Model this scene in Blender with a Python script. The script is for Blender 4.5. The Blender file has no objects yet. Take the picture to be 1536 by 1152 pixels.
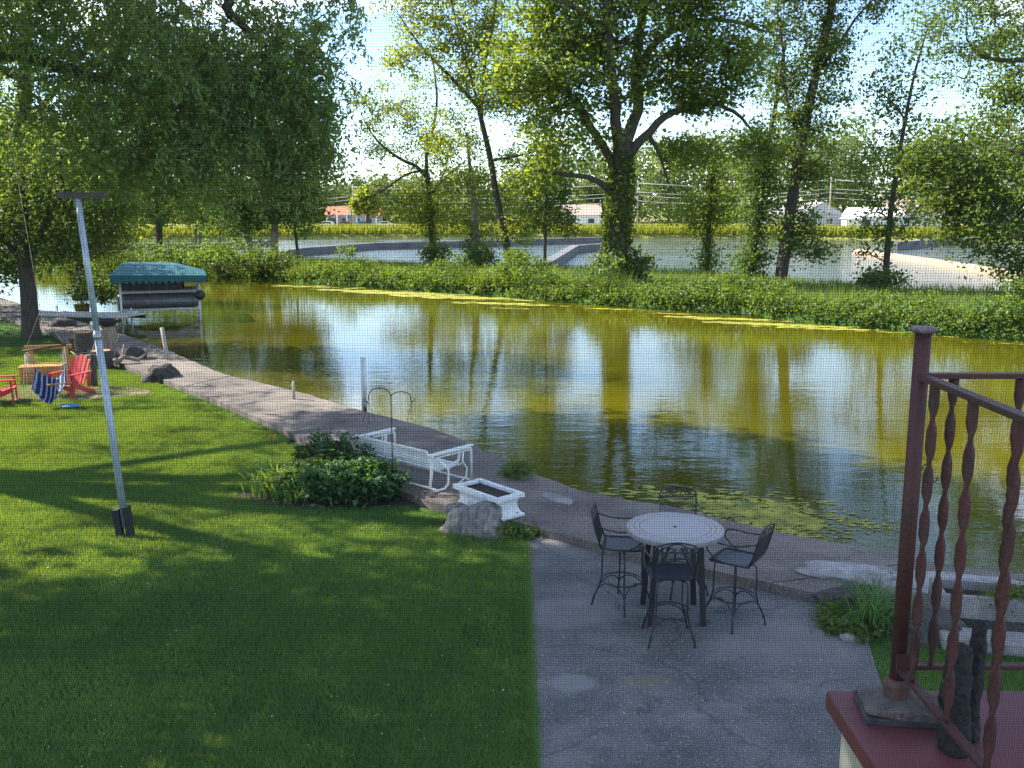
import bpy, bmesh, math, random
import numpy as np
from mathutils import Vector, Matrix, noise as mnoise

random.seed(7)
RNG = np.random.default_rng(7)
SC = bpy.context.scene
COL = SC.collection
PI = math.pi

# ------------------------------------------------------------------ camera, sky, sun, exposure
CAM_H, PITCH, FPX = 4.4, math.radians(10.2), 1450.0
cam_data = bpy.data.cameras.new('camera')
cam = bpy.data.objects.new('camera', cam_data); COL.objects.link(cam)
cam_data.sensor_width = 36.0
cam_data.lens = 36.0 * FPX / 1536.0
cam_data.clip_start = 0.05
cam_data.clip_end = 5000.0
cam.location = (0, 0, CAM_H)
cam.rotation_euler = (math.radians(90) - PITCH, 0, 0)
SC.camera = cam

SUN_EL = math.radians(40)
SUN_DIR = Vector((-0.93, 0.30, 0)).normalized()          # horizontal direction towards the sun
SUN_VEC = Vector((SUN_DIR.x * math.cos(SUN_EL), SUN_DIR.y * math.cos(SUN_EL), math.sin(SUN_EL)))

world = bpy.data.worlds.new('World'); SC.world = world; world.use_nodes = True
wt = world.node_tree; wt.nodes.clear()
w_out = wt.nodes.new('ShaderNodeOutputWorld'); w_bg = wt.nodes.new('ShaderNodeBackground')
w_sky = wt.nodes.new('ShaderNodeTexSky'); w_sky.sky_type = 'NISHITA'; w_sky.sun_disc = False
w_sky.sun_elevation = SUN_EL; w_sky.sun_rotation = math.atan2(SUN_DIR.x, SUN_DIR.y)
w_sky.altitude = 1200; w_sky.air_density = 1.0; w_sky.dust_density = 0.5; w_sky.ozone_density = 3.0
w_tc = wt.nodes.new('ShaderNodeTexCoord'); w_map = wt.nodes.new('ShaderNodeMapping')
w_map.inputs['Scale'].default_value = (1.0, 1.0, 2.6); w_map.inputs['Location'].default_value = (0.35, 0.1, 0.2)
w_n = wt.nodes.new('ShaderNodeTexNoise'); w_n.inputs['Scale'].default_value = 2.3
w_n.inputs['Detail'].default_value = 7; w_n.inputs['Roughness'].default_value = 0.58
w_r = wt.nodes.new('ShaderNodeValToRGB')
w_r.color_ramp.elements[0].position = 0.52; w_r.color_ramp.elements[0].color = (0, 0, 0, 1)
w_r.color_ramp.elements[1].position = 0.68; w_r.color_ramp.elements[1].color = (0.9, 0.9, 0.9, 1)
w_mix = wt.nodes.new('ShaderNodeMixRGB'); w_mix.inputs['Color2'].default_value = (12.5, 13, 14, 1)
wt.links.new(w_tc.outputs['Generated'], w_map.inputs['Vector']); wt.links.new(w_map.outputs[0], w_n.inputs['Vector'])
wt.links.new(w_n.outputs['Fac'], w_r.inputs['Fac']); wt.links.new(w_r.outputs['Color'], w_mix.inputs['Fac'])
wt.links.new(w_sky.outputs[0], w_mix.inputs['Color1']); wt.links.new(w_mix.outputs[0], w_bg.inputs['Color'])
w_bg.inputs['Strength'].default_value = 0.105
wt.links.new(w_bg.outputs[0], w_out.inputs['Surface'])

sun_data = bpy.data.lights.new('sun', 'SUN'); sun_data.energy = 4.3; sun_data.angle = math.radians(0.55)
sun_data.color = (1.0, 0.93, 0.80)
sun = bpy.data.objects.new('sun', sun_data); COL.objects.link(sun)
sun.rotation_euler = SUN_VEC.to_track_quat('Z', 'Y').to_euler()

SC.view_settings.view_transform = 'Standard'; SC.view_settings.look = 'None'
SC.view_settings.exposure = 1.85; SC.view_settings.gamma = 1.0
SC.view_settings.use_curve_mapping = False
SC.render.engine = 'CYCLES'
SC.cycles.use_denoising = True; SC.cycles.denoiser = 'OPENIMAGEDENOISE'
SC.cycles.max_bounces = 6; SC.cycles.diffuse_bounces = 3; SC.cycles.glossy_bounces = 3
SC.cycles.transmission_bounces = 4; SC.cycles.transparent_max_bounces = 6
SC.cycles.caustics_reflective = False; SC.cycles.caustics_refractive = False
SC.cycles.sample_clamp_indirect = 6.0

# ------------------------------------------------------------------ survey helpers: sight lines from the viewpoint to real distances
CP, SP = math.cos(PITCH), math.sin(PITCH)
def ground(px, py, z=0.0):
    u = (px - 768) / FPX; v = (py - 576) / FPX
    t = (CAM_H - z) / (SP + v * CP)
    return Vector((u * t, (CP - v * SP) * t, z))
def at(px, py, Y):
    u = (px - 768) / FPX; v = (py - 576) / FPX
    t = Y / (CP - v * SP)
    return Vector((u * t, Y, CAM_H - t * (SP + v * CP)))

# ------------------------------------------------------------------ materials
def new_mat(name):
    m = bpy.data.materials.new(name); m.use_nodes = True
    return m, m.node_tree, m.node_tree.nodes['Principled BSDF']
def mat(name, c1, c2=None, scale=4.0, rough=0.7, bump=0.0, bscale=None, metal=0.0, c3=None, detail=6, dist=0.02,
        stretch=None, coat=0.0, lo=0.35, hi=0.65, spec=None):
    m, nt, p = new_mat(name)
    p.inputs['Roughness'].default_value = rough; p.inputs['Metallic'].default_value = metal
    if spec is not None: p.inputs['Specular IOR Level'].default_value = spec
    if coat: p.inputs['Coat Weight'].default_value = coat
    tc = nt.nodes.new('ShaderNodeTexCoord'); mp = nt.nodes.new('ShaderNodeMapping')
    nt.links.new(tc.outputs['Object'], mp.inputs['Vector'])
    if stretch: mp.inputs['Scale'].default_value = stretch
    if c2 is None: c2 = tuple(x * 0.75 for x in c1)
    n = nt.nodes.new('ShaderNodeTexNoise'); n.inputs['Scale'].default_value = scale; n.inputs['Detail'].default_value = detail
    n.inputs['Roughness'].default_value = 0.65
    nt.links.new(mp.outputs[0], n.inputs['Vector'])
    r = nt.nodes.new('ShaderNodeValToRGB'); e = r.color_ramp.elements
    e[0].position = lo; e[0].color = (*c1, 1); e[1].position = hi; e[1].color = (*c2, 1)
    if c3: x = e.new(min(0.95, hi + 0.1)); x.color = (*c3, 1)
    nt.links.new(n.outputs['Fac'], r.inputs['Fac']); nt.links.new(r.outputs['Color'], p.inputs['Base Color'])
    if bump:
        n2 = nt.nodes.new('ShaderNodeTexNoise'); n2.inputs['Scale'].default_value = bscale or scale * 6; n2.inputs['Detail'].default_value = 6
        nt.links.new(mp.outputs[0], n2.inputs['Vector'])
        b = nt.nodes.new('ShaderNodeBump'); b.inputs['Strength'].default_value = bump; b.inputs['Distance'].default_value = dist
        nt.links.new(n2.outputs['Fac'], b.inputs['Height']); nt.links.new(b.outputs[0], p.inputs['Normal'])
    return m

def leaf_mat(name, dark, light, trans, tmix=0.42, gloss=0.035, rough=0.6):
    m = bpy.data.materials.new(name); m.use_nodes = True; nt = m.node_tree; nt.nodes.clear()
    out = nt.nodes.new('ShaderNodeOutputMaterial')
    at_ = nt.nodes.new('ShaderNodeAttribute'); at_.attribute_name = 'rnd'
    r = nt.nodes.new('ShaderNodeValToRGB'); r.color_ramp.elements[0].color = (*dark, 1); r.color_ramp.elements[1].color = (*light, 1)
    nt.links.new(at_.outputs['Fac'], r.inputs['Fac'])
    d = nt.nodes.new('ShaderNodeBsdfDiffuse'); nt.links.new(r.outputs['Color'], d.inputs['Color'])
    t = nt.nodes.new('ShaderNodeBsdfTranslucent')
    r2 = nt.nodes.new('ShaderNodeValToRGB'); r2.color_ramp.elements[0].color = (*[x * 0.6 for x in trans], 1); r2.color_ramp.elements[1].color = (*trans, 1)
    nt.links.new(at_.outputs['Fac'], r2.inputs['Fac']); nt.links.new(r2.outputs['Color'], t.inputs['Color'])
    mx = nt.nodes.new('ShaderNodeMixShader'); mx.inputs['Fac'].default_value = tmix
    nt.links.new(d.outputs[0], mx.inputs[1]); nt.links.new(t.outputs[0], mx.inputs[2])
    g = nt.nodes.new('ShaderNodeBsdfGlossy'); g.inputs['Roughness'].default_value = rough; g.inputs['Color'].default_value = (0.8, 0.85, 0.8, 1)
    m2 = nt.nodes.new('ShaderNodeMixShader'); m2.inputs['Fac'].default_value = gloss
    nt.links.new(mx.outputs[0], m2.inputs[1]); nt.links.new(g.outputs[0], m2.inputs[2])
    nt.links.new(m2.outputs[0], out.inputs['Surface'])
    return m

M = {}
M['leaf_bank'] = leaf_mat('leaf_bank', (0.055, 0.10, 0.014), (0.14, 0.20, 0.028), (0.42, 0.52, 0.035), 0.45)
M['leaf_yellow'] = leaf_mat('leaf_yellow', (0.08, 0.13, 0.016), (0.19, 0.24, 0.03), (0.52, 0.58, 0.035), 0.48)
M['leaf_dark'] = leaf_mat('leaf_dark', (0.040, 0.085, 0.026), (0.095, 0.155, 0.045), (0.26, 0.38, 0.035), 0.40, 0.03)
M['leaf_over'] = leaf_mat('leaf_over', (0.085, 0.165, 0.065), (0.21, 0.31, 0.12), (0.46, 0.58, 0.08), 0.50, 0.03)
M['leaf_mid'] = leaf_mat('leaf_mid', (0.038, 0.078, 0.016), (0.09, 0.14, 0.028), (0.28, 0.38, 0.03), 0.42)
M['leaf_far'] = leaf_mat('leaf_far', (0.06, 0.10, 0.035), (0.11, 0.16, 0.05), (0.26, 0.34, 0.06), 0.35, 0.02)
M['leaf_bush'] = leaf_mat('leaf_bush', (0.028, 0.070, 0.012), (0.105, 0.175, 0.022), (0.30, 0.42, 0.02), 0.42)
M['bank_blade'] = leaf_mat('bank_blade', (0.06, 0.11, 0.016), (0.14, 0.19, 0.022), (0.36, 0.44, 0.02), 0.4)
M['leaf_peony'] = leaf_mat('leaf_peony', (0.025, 0.075, 0.022), (0.055, 0.13, 0.030), (0.14, 0.30, 0.03), 0.30, 0.03)
M['blade'] = leaf_mat('blade', (0.040, 0.135, 0.052), (0.13, 0.28, 0.080), (0.40, 0.50, 0.012), 0.40, 0.02)
M['reed'] = leaf_mat('reed', (0.13, 0.18, 0.02), (0.28, 0.30, 0.03), (0.5, 0.5, 0.03), 0.40, 0.02)
M['bark'] = mat('bark', (0.045, 0.036, 0.028), (0.10, 0.08, 0.062), scale=5, rough=0.95, bump=0.9, bscale=9, dist=0.05, stretch=(3, 3, 0.6))
M['bark_pale'] = mat('bark_pale', (0.18, 0.14, 0.11), (0.30, 0.25, 0.20), scale=5, rough=0.95, bump=0.8, bscale=10, dist=0.04, stretch=(3, 3, 0.6))
M['red_metal'] = mat('red_metal', (0.070, 0.0125, 0.011), (0.034, 0.010, 0.008), scale=14, rough=0.6, bump=0.8, bscale=90, dist=0.004, c3=(0.15, 0.075, 0.055), lo=0.4, hi=0.66)
M['red_paint'] = mat('red_paint', (0.14, 0.030, 0.034), (0.095, 0.022, 0.026), scale=5, rough=0.6, bump=0.25, bscale=60, dist=0.003, c3=(0.26, 0.11, 0.11), hi=0.70)
M['cream'] = mat('cream', (0.46, 0.41, 0.33), (0.34, 0.30, 0.24), scale=6, rough=0.85, bump=0.3, bscale=50, dist=0.004)
M['mortar'] = mat('mortar', (0.17, 0.14, 0.12), (0.07, 0.058, 0.05), scale=24, rough=0.95, bump=1.0, bscale=60, dist=0.02)
M['black_iron'] = mat('black_iron', (0.012, 0.013, 0.017), (0.02, 0.02, 0.026), scale=30, rough=0.45)
M['seat_mesh'] = mat('seat_mesh', (0.03, 0.045, 0.075), (0.022, 0.032, 0.05), scale=30, rough=0.5)
M['mortar_dark'] = mat('mortar_dark', (0.07, 0.06, 0.06), (0.03, 0.025, 0.03), scale=30, rough=0.9, bump=1.0, bscale=80, dist=0.006)
M['white_metal'] = mat('white_metal', (0.72, 0.72, 0.70), (0.52, 0.50, 0.46), scale=9, rough=0.5, lo=0.5, hi=0.75)
M['white_stone'] = mat('white_stone', (0.72, 0.72, 0.72), (0.42, 0.42, 0.42), scale=14, rough=0.85, bump=0.5, bscale=50, dist=0.008, lo=0.5, hi=0.75)
M['soil'] = mat('soil', (0.018, 0.013, 0.010), (0.04, 0.03, 0.022), scale=20, rough=1.0, bump=1.0, bscale=40, dist=0.03)
M['rock'] = mat('rock', (0.30, 0.28, 0.26), (0.11, 0.10, 0.095), scale=6, rough=0.95, bump=1.0, bscale=16, dist=0.04, stretch=(3.2, 1, 0.8))
M['rock_dark'] = mat('rock_dark', (0.09, 0.08, 0.075), (0.03, 0.028, 0.026), scale=7, rough=0.95, bump=1.0, bscale=16, dist=0.04)
M['rock_pale'] = mat('rock_pale', (0.40, 0.385, 0.375), (0.20, 0.19, 0.18), scale=5, rough=0.95, bump=1.0, bscale=14, dist=0.03)
M['galv'] = mat('galv', (0.42, 0.48, 0.55), (0.30, 0.34, 0.40), scale=12, rough=0.45, metal=0.3)
M['pvc'] = mat('pvc', (0.62, 0.64, 0.66), (0.5, 0.5, 0.52), scale=10, rough=0.5)
M['dark_rubber'] = mat('dark_rubber', (0.012, 0.014, 0.014), (0.02, 0.022, 0.022), scale=20, rough=0.8)
M['dark_wood'] = mat('dark_wood', (0.05, 0.04, 0.032), (0.10, 0.08, 0.065), scale=10, rough=0.9, bump=0.6, bscale=30, dist=0.01)
M['char'] = mat('char', (0.006, 0.006, 0.006), (0.014, 0.012, 0.012), scale=12, rough=0.75, bump=1.0, bscale=45, dist=0.02, c3=(0.05, 0.045, 0.045), hi=0.80)
M['orange_wood'] = mat('orange_wood', (0.52, 0.25, 0.08), (0.36, 0.17, 0.06), scale=6, rough=0.8, bump=0.5, bscale=20, dist=0.01, stretch=(1, 1, 4))
M['red_plastic'] = mat('red_plastic', (0.55, 0.035, 0.04), (0.46, 0.03, 0.035), scale=4, rough=0.5)
M['rope'] = mat('rope', (0.62, 0.56, 0.46), (0.45, 0.40, 0.32), scale=20, rough=0.95)
M['blue_plastic'] = mat('blue_plastic', (0.04, 0.20, 0.50), (0.08, 0.30, 0.55), scale=5, rough=0.5)
M['canvas'] = mat('canvas', (0.006, 0.085, 0.105), (0.010, 0.11, 0.13), scale=3, rough=0.6)
M['aluminium'] = mat('aluminium', (0.45, 0.46, 0.47), (0.3, 0.3, 0.31), scale=8, rough=0.4, metal=0.5)
M['hull'] = mat('hull', (0.16, 0.155, 0.16), (0.09, 0.09, 0.10), scale=5, rough=0.4, metal=0.3)
M['boat_dark'] = mat('boat_dark', (0.02, 0.018, 0.022), (0.04, 0.035, 0.04), scale=4, rough=0.6)
M['dock_wood'] = mat('dock_wood', (0.48, 0.46, 0.43), (0.32, 0.30, 0.28), scale=7, rough=0.9, bump=0.4, bscale=20, dist=0.01)
M['steel_wall'] = mat('steel_wall', (0.10, 0.10, 0.115), (0.17, 0.165, 0.17), scale=0.8, rough=0.9)
M['tan_concrete'] = mat('tan_concrete', (0.46, 0.34, 0.24), (0.36, 0.27, 0.19), scale=0.8, rough=0.95)
M['asphalt_far'] = mat('asphalt_far', (0.34, 0.28, 0.22), (0.26, 0.22, 0.18), scale=0.2, rough=0.95)
M['roof_orange'] = mat('roof_orange', (0.50, 0.17, 0.09), (0.42, 0.13, 0.07), scale=1.5, rough=0.8)
M['roof_grey'] = mat('roof_grey', (0.40, 0.38, 0.40), (0.30, 0.29, 0.31), scale=1.5, rough=0.9)
M['roof_tan'] = mat('roof_tan', (0.45, 0.33, 0.28), (0.36, 0.27, 0.23), scale=1.5, rough=0.9)
M['siding_white'] = mat('siding_white', (0.78, 0.77, 0.78), (0.68, 0.67, 0.68), scale=1.5, rough=0.8)
M['siding_grey'] = mat('siding_grey', (0.40, 0.42, 0.46), (0.34, 0.36, 0.40), scale=1.5, rough=0.8)
M['glass_dark'] = mat('glass_dark', (0.03, 0.035, 0.045), (0.05, 0.055, 0.07), scale=2, rough=0.12)
M['car_white'] = mat('car_white', (0.75, 0.75, 0.76), (0.7, 0.7, 0.71), scale=1, rough=0.3)
M['car_blue'] = mat('car_blue', (0.05, 0.20, 0.50), (0.05, 0.18, 0.45), scale=1, rough=0.3)
M['car_red'] = mat('car_red', (0.30, 0.03, 0.04), (0.25, 0.03, 0.04), scale=1, rough=0.3)
M['pole_wood'] = mat('pole_wood', (0.42, 0.38, 0.33), (0.30, 0.27, 0.24), scale=3, rough=0.9)
M['wire'] = mat('wire', (0.62, 0.62, 0.62), (0.5, 0.5, 0.5), scale=3, rough=0.4)
M['green_stem'] = mat('green_stem', (0.06, 0.11, 0.03), (0.12, 0.10, 0.04), scale=20, rough=0.8)
M['orange_petal'] = mat('orange_petal', (0.85, 0.12, 0.02), (0.8, 0.2, 0.02), scale=20, rough=0.6)
M['white_petal'] = mat('white_petal', (0.75, 0.76, 0.72), (0.6, 0.65, 0.55), scale=20, rough=0.8)
M['dry_stem'] = mat('dry_stem', (0.35, 0.29, 0.17), (0.25, 0.20, 0.11), scale=20, rough=0.9)

def concrete(name, a, b, c, speck=(0.5, 0.48, 0.45), speckle_scale=70.0, big=0.8, crack=0.0, sun_stain_spots=()):
    """weathered exposed aggregate: broad blotches, fine speckle, pitted relief"""
    m, nt, p = new_mat(name); p.inputs['Roughness'].default_value = 0.93
    tc = nt.nodes.new('ShaderNodeTexCoord')
    n = nt.nodes.new('ShaderNodeTexNoise'); n.inputs['Scale'].default_value = big; n.inputs['Detail'].default_value = 8; n.inputs['Roughness'].default_value = 0.62
    nt.links.new(tc.outputs['Object'], n.inputs['Vector'])
    r = nt.nodes.new('ShaderNodeValToRGB'); e = r.color_ramp.elements
    e[0].position = 0.34; e[0].color = (*a, 1); e[1].position = 0.66; e[1].color = (*c, 1); x = e.new(0.5); x.color = (*b, 1)
    nt.links.new(n.outputs['Fac'], r.inputs['Fac'])
    n2 = nt.nodes.new('ShaderNodeTexNoise'); n2.inputs['Scale'].default_value = speckle_scale; n2.inputs['Detail'].default_value = 3
    nt.links.new(tc.outputs['Object'], n2.inputs['Vector'])
    r2 = nt.nodes.new('ShaderNodeValToRGB'); r2.color_ramp.elements[0].position = 0.58; r2.color_ramp.elements[1].position = 0.68
    nt.links.new(n2.outputs['Fac'], r2.inputs['Fac'])
    mx = nt.nodes.new('ShaderNodeMixRGB'); mx.inputs['Color2'].default_value = (*speck, 1)
    nt.links.new(r2.outputs['Color'], mx.inputs['Fac']); nt.links.new(r.outputs['Color'], mx.inputs['Color1'])
    n3 = nt.nodes.new('ShaderNodeTexNoise'); n3.inputs['Scale'].default_value = 28; n3.inputs['Detail'].default_value = 6
    nt.links.new(tc.outputs['Object'], n3.inputs['Vector'])
    mu = nt.nodes.new('ShaderNodeMixRGB'); mu.blend_type = 'MULTIPLY'; mu.inputs['Fac'].default_value = 0.55
    nt.links.new(mx.outputs[0], mu.inputs['Color1']); nt.links.new(n3.outputs['Fac'], mu.inputs['Color2'])
    last = mu.outputs[0]
    if crack:
        wn = nt.nodes.new('ShaderNodeTexNoise'); wn.inputs['Scale'].default_value = 1.6; wn.inputs['Detail'].default_value = 5; nt.links.new(tc.outputs['Object'], wn.inputs['Vector'])
        wa = nt.nodes.new('ShaderNodeMixRGB'); wa.blend_type = 'ADD'; wa.inputs['Fac'].default_value = .7
        nt.links.new(tc.outputs['Object'], wa.inputs['Color1']); nt.links.new(wn.outputs['Color'], wa.inputs['Color2'])
        vo = nt.nodes.new('ShaderNodeTexVoronoi'); vo.feature = 'DISTANCE_TO_EDGE'; vo.inputs['Scale'].default_value = .42; nt.links.new(wa.outputs[0], vo.inputs['Vector'])
        cr_ = nt.nodes.new('ShaderNodeValToRGB'); cr_.color_ramp.elements[0].position = .0; cr_.color_ramp.elements[0].color = (1 - crack,) * 3 + (1,); cr_.color_ramp.elements[1].position = .006; cr_.color_ramp.elements[1].color = (1, 1, 1, 1)
        nt.links.new(vo.outputs['Distance'], cr_.inputs['Fac'])
        mc = nt.nodes.new('ShaderNodeMixRGB'); mc.blend_type = 'MULTIPLY'; mc.inputs['Fac'].default_value = 1
        nt.links.new(last, mc.inputs['Color1']); nt.links.new(cr_.outputs['Color'], mc.inputs['Color2']); last = mc.outputs[0]
    for (cx_, cy_, rx_, ry_, col_, amt) in sun_stain_spots:
        mp = nt.nodes.new('ShaderNodeMapping'); mp.vector_type = 'TEXTURE'; mp.inputs['Location'].default_value = (cx_, cy_, 0); mp.inputs['Scale'].default_value = (rx_, ry_, 1)
        wv = nt.nodes.new('ShaderNodeMixRGB'); wv.blend_type = 'ADD'; wv.inputs['Fac'].default_value = .18; nt.links.new(tc.outputs['Object'], wv.inputs['Color1']); nt.links.new(n.outputs['Color'], wv.inputs['Color2'])
        nt.links.new(wv.outputs[0], mp.inputs['Vector']); gr_n = nt.nodes.new('ShaderNodeTexGradient'); gr_n.gradient_type = 'SPHERICAL'; nt.links.new(mp.outputs[0], gr_n.inputs['Vector'])
        rr_ = nt.nodes.new('ShaderNodeMapRange'); rr_.inputs['From Max'].default_value = .35; rr_.inputs['To Max'].default_value = amt; nt.links.new(gr_n.outputs['Fac'], rr_.inputs['Value'])
        ms = nt.nodes.new('ShaderNodeMixRGB'); ms.inputs['Color2'].default_value = (*col_, 1); nt.links.new(rr_.outputs[0], ms.inputs['Fac']); nt.links.new(last, ms.inputs['Color1']); last = ms.outputs[0]
    nt.links.new(last, p.inputs['Base Color'])
    b_ = nt.nodes.new('ShaderNodeBump'); b_.inputs['Strength'].default_value = 0.7; b_.inputs['Distance'].default_value = 0.012
    nt.links.new(n2.outputs['Fac'], b_.inputs['Height']); nt.links.new(b_.outputs[0], p.inputs['Normal'])
    return m
M['patio'] = concrete('patio', (0.085, 0.085, 0.088), (0.145, 0.145, 0.145), (0.23, 0.225, 0.215), crack=.45, big=1.1, sun_stain_spots=((.66, 8.55, .26, .22, (.27, .27, .26), .55), (2.9, 9.4, .9, .7, (.24, .24, .235), .35), (1.35, 8.6, .3, .16, (.25, .17, .10), .35), (.7, 10.2, .6, .5, (.23, .23, .22), .4), (.5, 11.6, .5, .6, (.07, .07, .075), .4)))  # pale and orange spots of sunlight painted into the slab colour, plus stains
M['seawall'] = concrete('seawall', (0.10, 0.082, 0.07), (0.18, 0.15, 0.13), (0.27, 0.23, 0.20), speck=(0.50, 0.46, 0.42), big=0.9, crack=.4)
M['pale_concrete'] = concrete('pale_concrete', (0.20, 0.19, 0.18), (0.31, 0.295, 0.28), (0.42, 0.40, 0.385), big=2.4)

def lawn_mat():
    m, nt, p = new_mat('lawn_turf'); p.inputs['Roughness'].default_value = 0.95
    p.inputs['Specular IOR Level'].default_value = 0.1
    tc = nt.nodes.new('ShaderNodeTexCoord')
    n = nt.nodes.new('ShaderNodeTexNoise'); n.inputs['Scale'].default_value = 0.9; n.inputs['Detail'].default_value = 8
    n2 = nt.nodes.new('ShaderNodeTexNoise'); n2.inputs['Scale'].default_value = 30; n2.inputs['Detail'].default_value = 5
    for k in (n, n2): nt.links.new(tc.outputs['Object'], k.inputs['Vector'])
    a = nt.nodes.new('ShaderNodeMath'); a.operation = 'ADD'
    nt.links.new(n.outputs['Fac'], a.inputs[0]); nt.links.new(n2.outputs['Fac'], a.inputs[1])
    r = nt.nodes.new('ShaderNodeValToRGB'); e = r.color_ramp.elements
    d = nt.nodes.new('ShaderNodeMath'); d.operation = 'MULTIPLY'; d.inputs[1].default_value = 0.5
    nt.links.new(a.outputs[0], d.inputs[0]); nt.links.new(d.outputs[0], r.inputs['Fac'])
    e[0].position = 0.36; e[0].color = (0.016, 0.040, 0.012, 1); e[1].position = 0.62; e[1].color = (0.065, 0.115, 0.022, 1)
    x = e.new(0.48); x.color = (0.045, 0.10, 0.018, 1)
    nt.links.new(r.outputs['Color'], p.inputs['Base Color'])
    b = nt.nodes.new('ShaderNodeBump'); b.inputs['Strength'].default_value = 0.9; b.inputs['Distance'].default_value = 0.04
    nt.links.new(n2.outputs['Fac'], b.inputs['Height']); nt.links.new(b.outputs[0], p.inputs['Normal'])
    return m
M['lawn'] = lawn_mat()
M['far_grass'] = mat('far_grass', (0.16, 0.18, 0.03), (0.26, 0.25, 0.06), scale=0.08, rough=0.95)

def water_mat(name='channel_water', ca=(0.058, 0.054, 0.003), cb=(0.105, 0.095, 0.003), bd=0.010, rg=0.03):
    m, nt, p = new_mat(name)
    p.inputs['Roughness'].default_value = rg; p.inputs['IOR'].default_value = 1.5
    tc = nt.nodes.new('ShaderNodeTexCoord')
    nc = nt.nodes.new('ShaderNodeTexNoise'); nc.inputs['Scale'].default_value = 0.12; nc.inputs['Detail'].default_value = 4
    nt.links.new(tc.outputs['Object'], nc.inputs['Vector'])
    r = nt.nodes.new('ShaderNodeValToRGB'); e = r.color_ramp.elements
    e[0].position = 0.35; e[0].color = (*ca, 1); e[1].position = 0.65; e[1].color = (*cb, 1)
    nt.links.new(nc.outputs['Fac'], r.inputs['Fac']); nt.links.new(r.outputs['Color'], p.inputs['Base Color'])
    hs = []
    for sc, st, amp in ((0.9, (1, 2.6, 1), 1.0), (3.6, (1, 3.0, 1), 0.30), (12.0, (1, 2.2, 1), 0.05)):
        mp = nt.nodes.new('ShaderNodeMapping'); mp.inputs['Scale'].default_value = st
        mp.inputs['Rotation'].default_value = (0, 0, math.radians(12))
        nt.links.new(tc.outputs['Object'], mp.inputs['Vector'])
        n = nt.nodes.new('ShaderNodeTexNoise'); n.inputs['Scale'].default_value = sc; n.inputs['Detail'].default_value = 2
        nt.links.new(mp.outputs[0], n.inputs['Vector'])
        mu = nt.nodes.new('ShaderNodeMath'); mu.operation = 'MULTIPLY'; mu.inputs[1].default_value = amp
        nt.links.new(n.outputs['Fac'], mu.inputs[0]); hs.append(mu)
    a1 = nt.nodes.new('ShaderNodeMath'); a1.operation = 'ADD'; a2 = nt.nodes.new('ShaderNodeMath'); a2.operation = 'ADD'
    nt.links.new(hs[0].outputs[0], a1.inputs[0]); nt.links.new(hs[1].outputs[0], a1.inputs[1])
    nt.links.new(a1.outputs[0], a2.inputs[0]); nt.links.new(hs[2].outputs[0], a2.inputs[1])
    # calmer and rougher patches
    nm = nt.nodes.new('ShaderNodeTexNoise'); nm.inputs['Scale'].default_value = 0.09; nt.links.new(tc.outputs['Object'], nm.inputs['Vector'])
    rm = nt.nodes.new('ShaderNodeMapRange'); rm.inputs['From Min'].default_value = 0.35; rm.inputs['From Max'].default_value = 0.65
    rm.inputs['To Min'].default_value = 0.35; rm.inputs['To Max'].default_value = 1.0
    nt.links.new(nm.outputs['Fac'], rm.inputs['Value'])
    b = nt.nodes.new('ShaderNodeBump'); b.inputs['Distance'].default_value = bd
    nt.links.new(rm.outputs[0], b.inputs['Strength'])
    nt.links.new(a2.outputs[0], b.inputs['Height']); nt.links.new(b.outputs[0], p.inputs['Normal'])
    return m
M['water'] = water_mat()
M['lake'] = water_mat('lake_water', (0.06, 0.075, 0.06), (0.09, 0.10, 0.07), 0.07, 0.10)

def algae_mat():
    m, nt, p = new_mat('algae'); p.inputs['Roughness'].default_value = 0.7
    tc = nt.nodes.new('ShaderNodeTexCoord'); n = nt.nodes.new('ShaderNodeTexNoise'); n.inputs['Scale'].default_value = 3; n.inputs['Detail'].default_value = 6
    nt.links.new(tc.outputs['Object'], n.inputs['Vector'])
    r = nt.nodes.new('ShaderNodeValToRGB'); e = r.color_ramp.elements
    e[0].position = 0.35; e[0].color = (0.13, 0.15, 0.018, 1); e[1].position = 0.62; e[1].color = (0.36, 0.34, 0.03, 1)
    nt.links.new(n.outputs['Fac'], r.inputs['Fac']); nt.links.new(r.outputs['Color'], p.inputs['Base Color'])
    return m
M['algae'] = algae_mat()

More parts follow.
